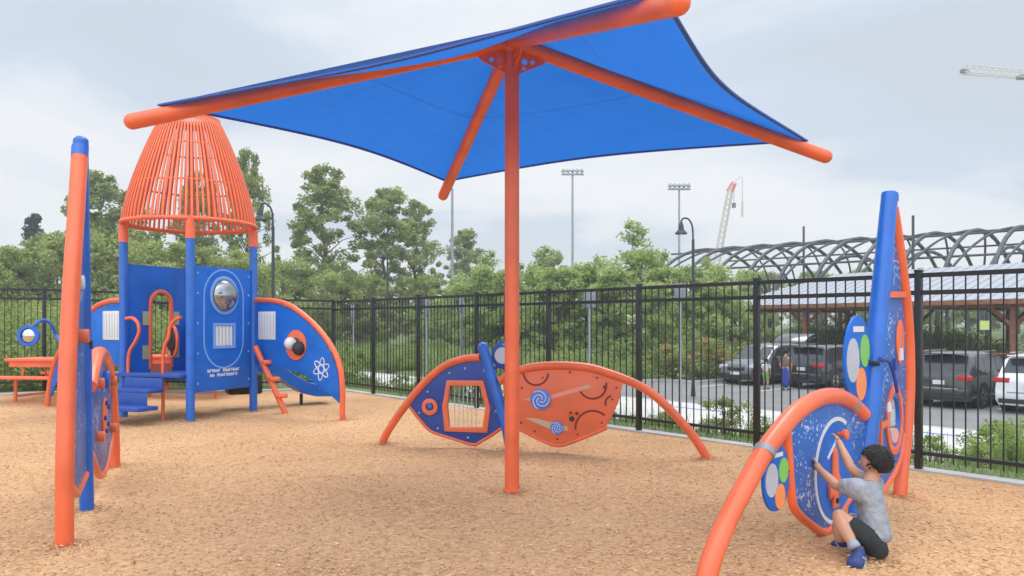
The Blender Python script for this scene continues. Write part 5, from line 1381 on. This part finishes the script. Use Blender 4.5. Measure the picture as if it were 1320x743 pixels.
def shrub_proto(key, H, Rr, ncl, cr, per, leaf, mt, seed, flowers=None):
    cl_ = clumps_env(ncl, H, .08, lambda z: Rr*math.sqrt(max(.05, 1-(z*.95)**2)), cr, seed)
    me = leaf_cloud(key+'_leaves', cl_, per, leaf, mt, .8); b = MB(); r_ = random.Random(seed)
    for c in r_.sample(cl_, min(16, ncl)):
        e_ = Vector(c[0]); b.tube([Vector((e_.x*.12, e_.y*.12, -.1)), e_*.5+Vector((0, 0, .05)), e_], [.014*H, .010*H, .005*H], 5, cap=False)
    so_ = b.build('s', BARK, None); sm_ = so_.data; bpy.data.objects.remove(so_)
    fm = None
    if flowers:
        fm = leaf_cloud(key+'_flowers', [(c[0], c[1]*1.1) for c in r_.sample(cl_, ncl//2)], 16, leaf*1.1, flowers, .8)
    protos[key] = (me, sm_, H, fm)
shrub_proto('shrub_a', 1.0, .62, 46, .17, 95, .030, F_BUSH, 41)
shrub_proto('shrub_b', 1.0, .70, 46, .18, 90, .030, F_BUSHD, 43)
shrub_proto('shrub_c', 1.0, .48, 30, .14, 70, .034, F_LIGHT, 45)
shrub_proto('flower_shrub', 1.0, .70, 40, .18, 80, .032, F_BUSH, 47, F_FLOW)
shrub_proto('orange_shrub', 1.0, .70, 40, .18, 80, .032, F_BUSH, 49, F_FLOWO)
def plant(name, key, x, y, H, label, cat, group=None, wf=1.0, z=None):
    p = protos[key]; zz = ground_h(x, y) if z is None else z
    r = empty(name, (x, y, zz-.02), label, cat, group, random.uniform(0, 6.28)); s = H/p[2]; r.scale = (s*wf, s*wf, s)
    link_mesh('crown' if cat == 'tree' else 'foliage', p[0], None, r); link_mesh('trunk' if cat == 'tree' else 'stems', p[1], None, r)
    if len(p) > 3 and p[3]: tag(link_mesh('flowers', p[3], None, r), kind='stuff')
    return r
def dreq(X, n=21.0):
    k = (X-660)/1000; return (n+P0.x*ND.x+P0.y*ND.y)/(k*ND.x+ND.y)
def plant_px(name, key, X, Yt, d, label, cat='tree', group=None, wf=1.0):
    x = pxw(X, d); g = ground_h(x, d); return plant(name, key, x, d, pz(Yt, d)-g, label, cat, group, wf, g)
# tall trees one can single out
plant_px('cottonwood_tree', 'cotton_a', 417, 216, 70, 'tallest airy cottonwood, right of the rocket roof', wf=1.12)
plant_px('cottonwood_tree', 'cotton_b', 497, 246, 72, 'broad cottonwood behind the street lamp left of the canopy corner', wf=1.15)
plant_px('cottonwood_tree', 'cotton_a', 536, 262, 75, 'cottonwood leaning out right of the broad one, left of the pale pole', wf=.9)
plant_px('cottonwood_tree', 'cotton_b', 598, 298, 85, 'lower dark green tree just behind the pale pole', wf=1.1)
plant_px('cottonwood_tree', 'cotton_b', 132, 228, 62, 'tall green tree between the left play panel and the rocket roof', wf=1.2)
plant_px('cottonwood_tree', 'cotton_a', 318, 196, 66, 'thin tree whose top shows right of the rocket roof', wf=.62)
plant_px('cottonwood_tree', 'cotton_a', 255, 225, 64, 'tree standing behind the slats of the rocket roof', wf=.9)
plant_px('conifer_tree', 'conifer', 44, 276, 80, 'small dark conifer against the sky at the far left', wf=1.0)
plant_px('sparse_tree', 'sparse', 817, 283, 55, 'thin half bare young tree right of the first floodlight pole', wf=1.3)
plant_px('broadleaf_tree', 'round_a', 713, 325, 90, 'small dark round tree left of the first floodlight pole', wf=.6)
lst = [('round_b', 20, 318, 50, 1.1), ('round_a', 72, 300, 56, 1.0), ('round_b', 105, 300, 52, 1.0), ('round_a', 170, 285, 55, 1.1), ('round_b', 210, 305, 50, 1.2), ('round_a', 270, 310, 52, 1.2),
       ('round_b', 345, 330, 60, 1.2), ('round_a', 385, 325, 62, 1.1), ('round_b', 440, 340, 60, 1.2), ('round_a', 550, 345, 64, 1.0), ('round_b', 615, 350, 66, 1.1), ('round_a', -30, 310, 50, 1.2), ('round_b', 310, 325, 50, 1.0),
       ('round_b', -90, 300, 52, 1.2), ('round_a', 470, 345, 62, 1.2)]
BL = ['broadleaf tree at the left edge below the dark conifer', 'broadleaf tree just right of the dark conifer, left of the orange tube', 'broadleaf tree right behind the left play panel post', 'broadleaf tree behind the left front post of the rocket tower',
      'broadleaf tree seen between the left and middle tower posts', 'broadleaf tree seen between the middle and right tower posts', 'broadleaf tree behind the street lamp beside the rocket tower', 'broadleaf tree at the foot of the tallest cottonwood', 'low broadleaf tree between the two big cottonwoods',
      'broadleaf tree below the cottonwood left of the pale pole', 'low broadleaf tree right of the pale pole', 'broadleaf tree cut by the left edge of the photo', 'broadleaf tree behind the right post of the rocket tower', 'broadleaf tree just outside the left edge', 'low broadleaf tree at the foot of the broad cottonwood']
for i, (k, X, Y, d_, wf) in enumerate(lst):
    plant_px('broadleaf_tree', k, X, Y+(12 if X > 120 else 4), d_, BL[i], 'tree', 'broadleaf trees beyond the back fence', wf)
lst = [('light_a', 620, 345, 46), ('light_b', 655, 352, 44), ('light_a', 690, 345, 46), ('light_b', 725, 350, 42), ('light_a', 757, 342, 44), ('light_b', 790, 350, 42), ('light_a', 826, 325, 44), ('light_b', 860, 350, 42), ('light_a', 890, 345, 44),
       ('light_b', 925, 348, 46), ('light_a', 960, 350, 56), ('light_a', 590, 360, 44), ('light_b', 640, 365, 38), ('light_a', 705, 372, 38), ('light_b', 770, 372, 37), ('light_b', 840, 368, 38), ('light_b', 905, 372, 44)]
YL = ['pale young tree just left of the shade post', 'pale young tree hidden partly by the shade post', 'pale young tree right beside the shade post', 'pale young tree in front of the first floodlight pole', 'pale young tree right of the first floodlight pole', 'pale young tree left below the half bare tree',
      'pale young tree at the foot of the half bare tree', 'pale young tree below the second floodlight pole', 'pale young tree behind the curved street lamp', 'pale young tree in front of the left tip of the steel arches', 'pale young tree beneath the second steel arch', 'pale young tree above the wing panel post, left of the shade post',
      'low pale tree above the left half of the wing panel', 'low pale tree above the orange half of the wing panel', 'low pale tree between the two grey sign backs, behind the fence', 'low pale tree just left of the grey sign below the street lamp', 'low pale tree left of the metal roof corner']
for i, (k, X, Y, d_) in enumerate(lst):
    plant_px('young_tree', k, X, Y, max(d_, dreq(X)+random.uniform(.5, 3)), YL[i], 'tree', 'pale green young trees beyond the road', 1.15)
for X, Y, d_, lb in ((668, 338, 52, 'thin feathery sapling just right of the shade post'), (775, 328, 50, 'thin feathery sapling between the first floodlight pole and the half bare tree'), (852, 322, 48, 'thin feathery sapling left of the second floodlight pole'),
                 (912, 330, 60, 'thin feathery sapling right of the curved street lamp'), (700, 316, 56, 'thin feathery sapling left of the first floodlight pole'), (630, 322, 60, 'thin feathery sapling just left of the shade post')):
    plant_px('sapling_tree', 'sparse', X, Y, d_, lb, 'tree', 'feathery saplings', 1.25)
for i, X in enumerate((985, 1050, 1115, 1200, 1250, 1300, 1370)):
    plant_px('broadleaf_tree', ('round_a', 'round_b')[i % 2], X, 352 if X < 1100 else 348, 92+3*(i % 3), ('tree seen under the left end of the metal roof', 'tree beneath the roof behind the open tailgate', 'tree behind the disc board of the right play panel, under the roof', 'tree under the roof right of the rocket fin', 'tree behind the yellow green square sign', 'tree under the roof at the right edge', 'tree just past the right edge behind the shelter')[i], 'tree', 'trees seen under the shelter roof', 1.2)
# darker thicket behind the fence (dense; nobody could count it)
cl_ = []
r_ = random.Random(77)
for i in range(620):
    d_ = r_.uniform(27, 46); X = r_.uniform(-120, 900); x = pxw(X, d_); p = Vector((x, d_))-P0
    if p.dot(ND) < 20.5 and p.dot(ND) > 5.8: continue
    if p.dot(ND) > 19 and p.dot(TD) < 18.5: continue
    H_ = r_.uniform(.8, 2.7)*(d_/42); g = ground_h(x, d_); R_ = r_.uniform(.6, 1.2)
    cl_.append(((x, d_, g+H_*.5), (R_, R_, H_*.6)))
print('thicket clumps', len(cl_))
tag(link_mesh('thicket', leaf_cloud('thicket', cl_, 330, .085, F_BUSHD), None), 'dense green thicket of undergrowth beyond the fence', 'undergrowth', kind='stuff')
cl_ = []
for i in range(420):
    s = r_.uniform(-1, 14); m_ = r_.uniform(.8, 12); p = CF+BD*s+BN*m_
    q_ = (p-P0).dot(ND)
    if q_ > -.5: continue
    H_ = r_.uniform(.5, 1.5+m_*.16); R_ = r_.uniform(.4, .8); g = ground_h(p.x, p.y)
    cl_.append(((p.x, p.y, g+H_*.45), (R_, R_, H_*.55)))
tag(link_mesh('hedge_growth', leaf_cloud('hedge_growth', cl_, 420, .05, F_BUSHD), None), 'wild green growth pressed against the back fence', 'undergrowth', kind='stuff')
cl_ = []
for i in range(330):
    t_ = r_.uniform(19.8, 44); nn_ = r_.uniform(12.6, 20); p = tn(t_, nn_); H_ = r_.uniform(.5, 1.5); R_ = r_.uniform(.4, .8)
    cl_.append(((p.x, p.y, ground_h(p.x, p.y)+H_*.4), (R_, R_, H_*.55)))
tag(link_mesh('brushwood', leaf_cloud('brushwood', cl_, 330, .055, F_BUSH), None), 'loose light green brush past the far end of the road', 'undergrowth', kind='stuff')
cl_ = []
for i in range(260):
    t_ = r_.uniform(17.5, 40); nn_ = r_.uniform(19.9, 27); p = tn(t_, nn_); H_ = r_.uniform(.3, 1.1); R_ = r_.uniform(.4, .9)
    cl_.append(((p.x, p.y, ground_h(p.x, p.y)+H_*.4), (R_, R_, H_*.5)))
for i in range(260):
    t_ = r_.uniform(4, 26); nn_ = r_.uniform(32.6, 44); p = tn(t_, nn_); H_ = r_.uniform(.5, 1.9); R_ = r_.uniform(.5, 1.0)
    cl_.append(((p.x, p.y, ground_h(p.x, p.y)+H_*.4), (R_, R_, H_*.5)))
tag(link_mesh('meadow_growth', leaf_cloud('meadow_growth', cl_, 330, .06, F_GRASS), None), 'light green tall grass and weeds on the bank across the road', 'tall grass', kind='stuff')
# planting between fence and pavement
for i in range(34):
    t_ = r_.uniform(3, 26); nn_ = r_.uniform(1.0, 6.4); p = tn(t_, nn_); k = r_.choice(['shrub_a', 'shrub_b', 'shrub_a', 'flower_shrub'])
    H_ = r_.uniform(.5, .95) if t_ > 9 else r_.uniform(.3, .55)
    plant('shrub', k, p.x, p.y, H_, 'leafy green shrub in the bed between the picket fence and the pavement', 'shrub', 'shrubs in the bed behind the fence', r_.uniform(.9, 1.3))
SHL = ['tallest leafy shrub at the right, left of the frame edge', 'leafy shrub against the right edge of the photo below the white SUV', 'leafy shrub just left of the tall right play panel leg', 'low shrub below the charcoal SUV on the bank', 'low shrub at the foot of the tall right shrub', 'low pale shrub in the bottom right corner behind the fence', 'low shrub behind the first fence post left of the kneeling boy panel', 'low shrub hidden behind the right play panel']
for i, (X, Yb, d_, H_) in enumerate(((1285, 600, 11.6, .95), (1310, 580, 12.5, 1.05), (1150, 600, 11.8, .7), (1205, 600, 10.8, .5), (1262, 610, 10.6, .55), (1318, 612, 10.2, .6), (985, 545, 15, .7), (1100, 600, 10.8, .6))):
    x = pxw(X, d_); plant('shrub', 'shrub_c' if H_ < .6 else 'shrub_a', x, d_, H_, SHL[i], 'shrub', 'low shrubs on the right bank', 1.0)
for X, d_, H_, k, lb in ((578, 51, 1.0, 'flower_shrub', 'bush full of pink and white flowers, above the wing panel window'), (600, 50, .9, 'flower_shrub', 'pink flowering bush, just left of the wing panel blue post')):
    x = pxw(X, d_); plant('rose_bush', k, x, d_, H_+.4, lb, 'shrub', 'pink flowering bushes', 1.0)
for X, d_, lb in ((690, 33.5, 'orange flowering bush above the swirl disc of the wing panel'), (735, 33.8, 'orange flowering bush left of the nearer grey sign post'), (870, 35.5, 'orange flowering bush behind the post of the grey sign below the street lamp'), (925, 36, 'orange flowering bush beside the front of the dark grey car')):
    d_ = max(d_, dreq(X, 20.6)); x = pxw(X, d_); plant('flowering_bush', 'orange_shrub', x, d_, 1.5, lb, 'shrub', 'orange flowering bushes across the road', 1.4)
# grass on the bank behind the fence
nb = 42000
tt = rng.uniform(-8, 24, nb); nn_ = rng.uniform(.2, 6.9, nb)
px_ = P0.x+TD.x*tt+ND.x*nn_; py_ = P0.y+TD.y*tt+ND.y*nn_
patch = np.sin(px_*1.9+2)*np.cos(py_*1.3)+rng.normal(0, .35, nb) > -.2
px_, py_, nn_ = px_[patch], py_[patch], nn_[patch]
k3 = np.clip((nn_-.3)/6.4, 0, 1); zz = -.03-1.2*k3*k3*(3-2*k3)
hh = rng.uniform(.04, .13, len(px_))+.28*(rng.random(len(px_)) > .8)*rng.random(len(px_)); a_ = rng.uniform(0, 6.28, len(px_)); wv = np.stack([np.cos(a_), np.sin(a_), 0*a_], 1)*.006
lean = rng.normal(0, .04, (len(px_), 3)); lean[:, 2] = hh
c0 = np.stack([px_, py_, zz-.01], 1)
vsg = np.stack([c0-wv, c0+wv, c0+lean+wv*.3, c0+lean-wv*.3], 1).reshape(-1, 3)
tag(link_mesh('bank_grass', quads_mesh('bank_grass', vsg), F_GRASS), 'patchy green grass on the bank behind the picket fence', 'grass', kind='stuff')
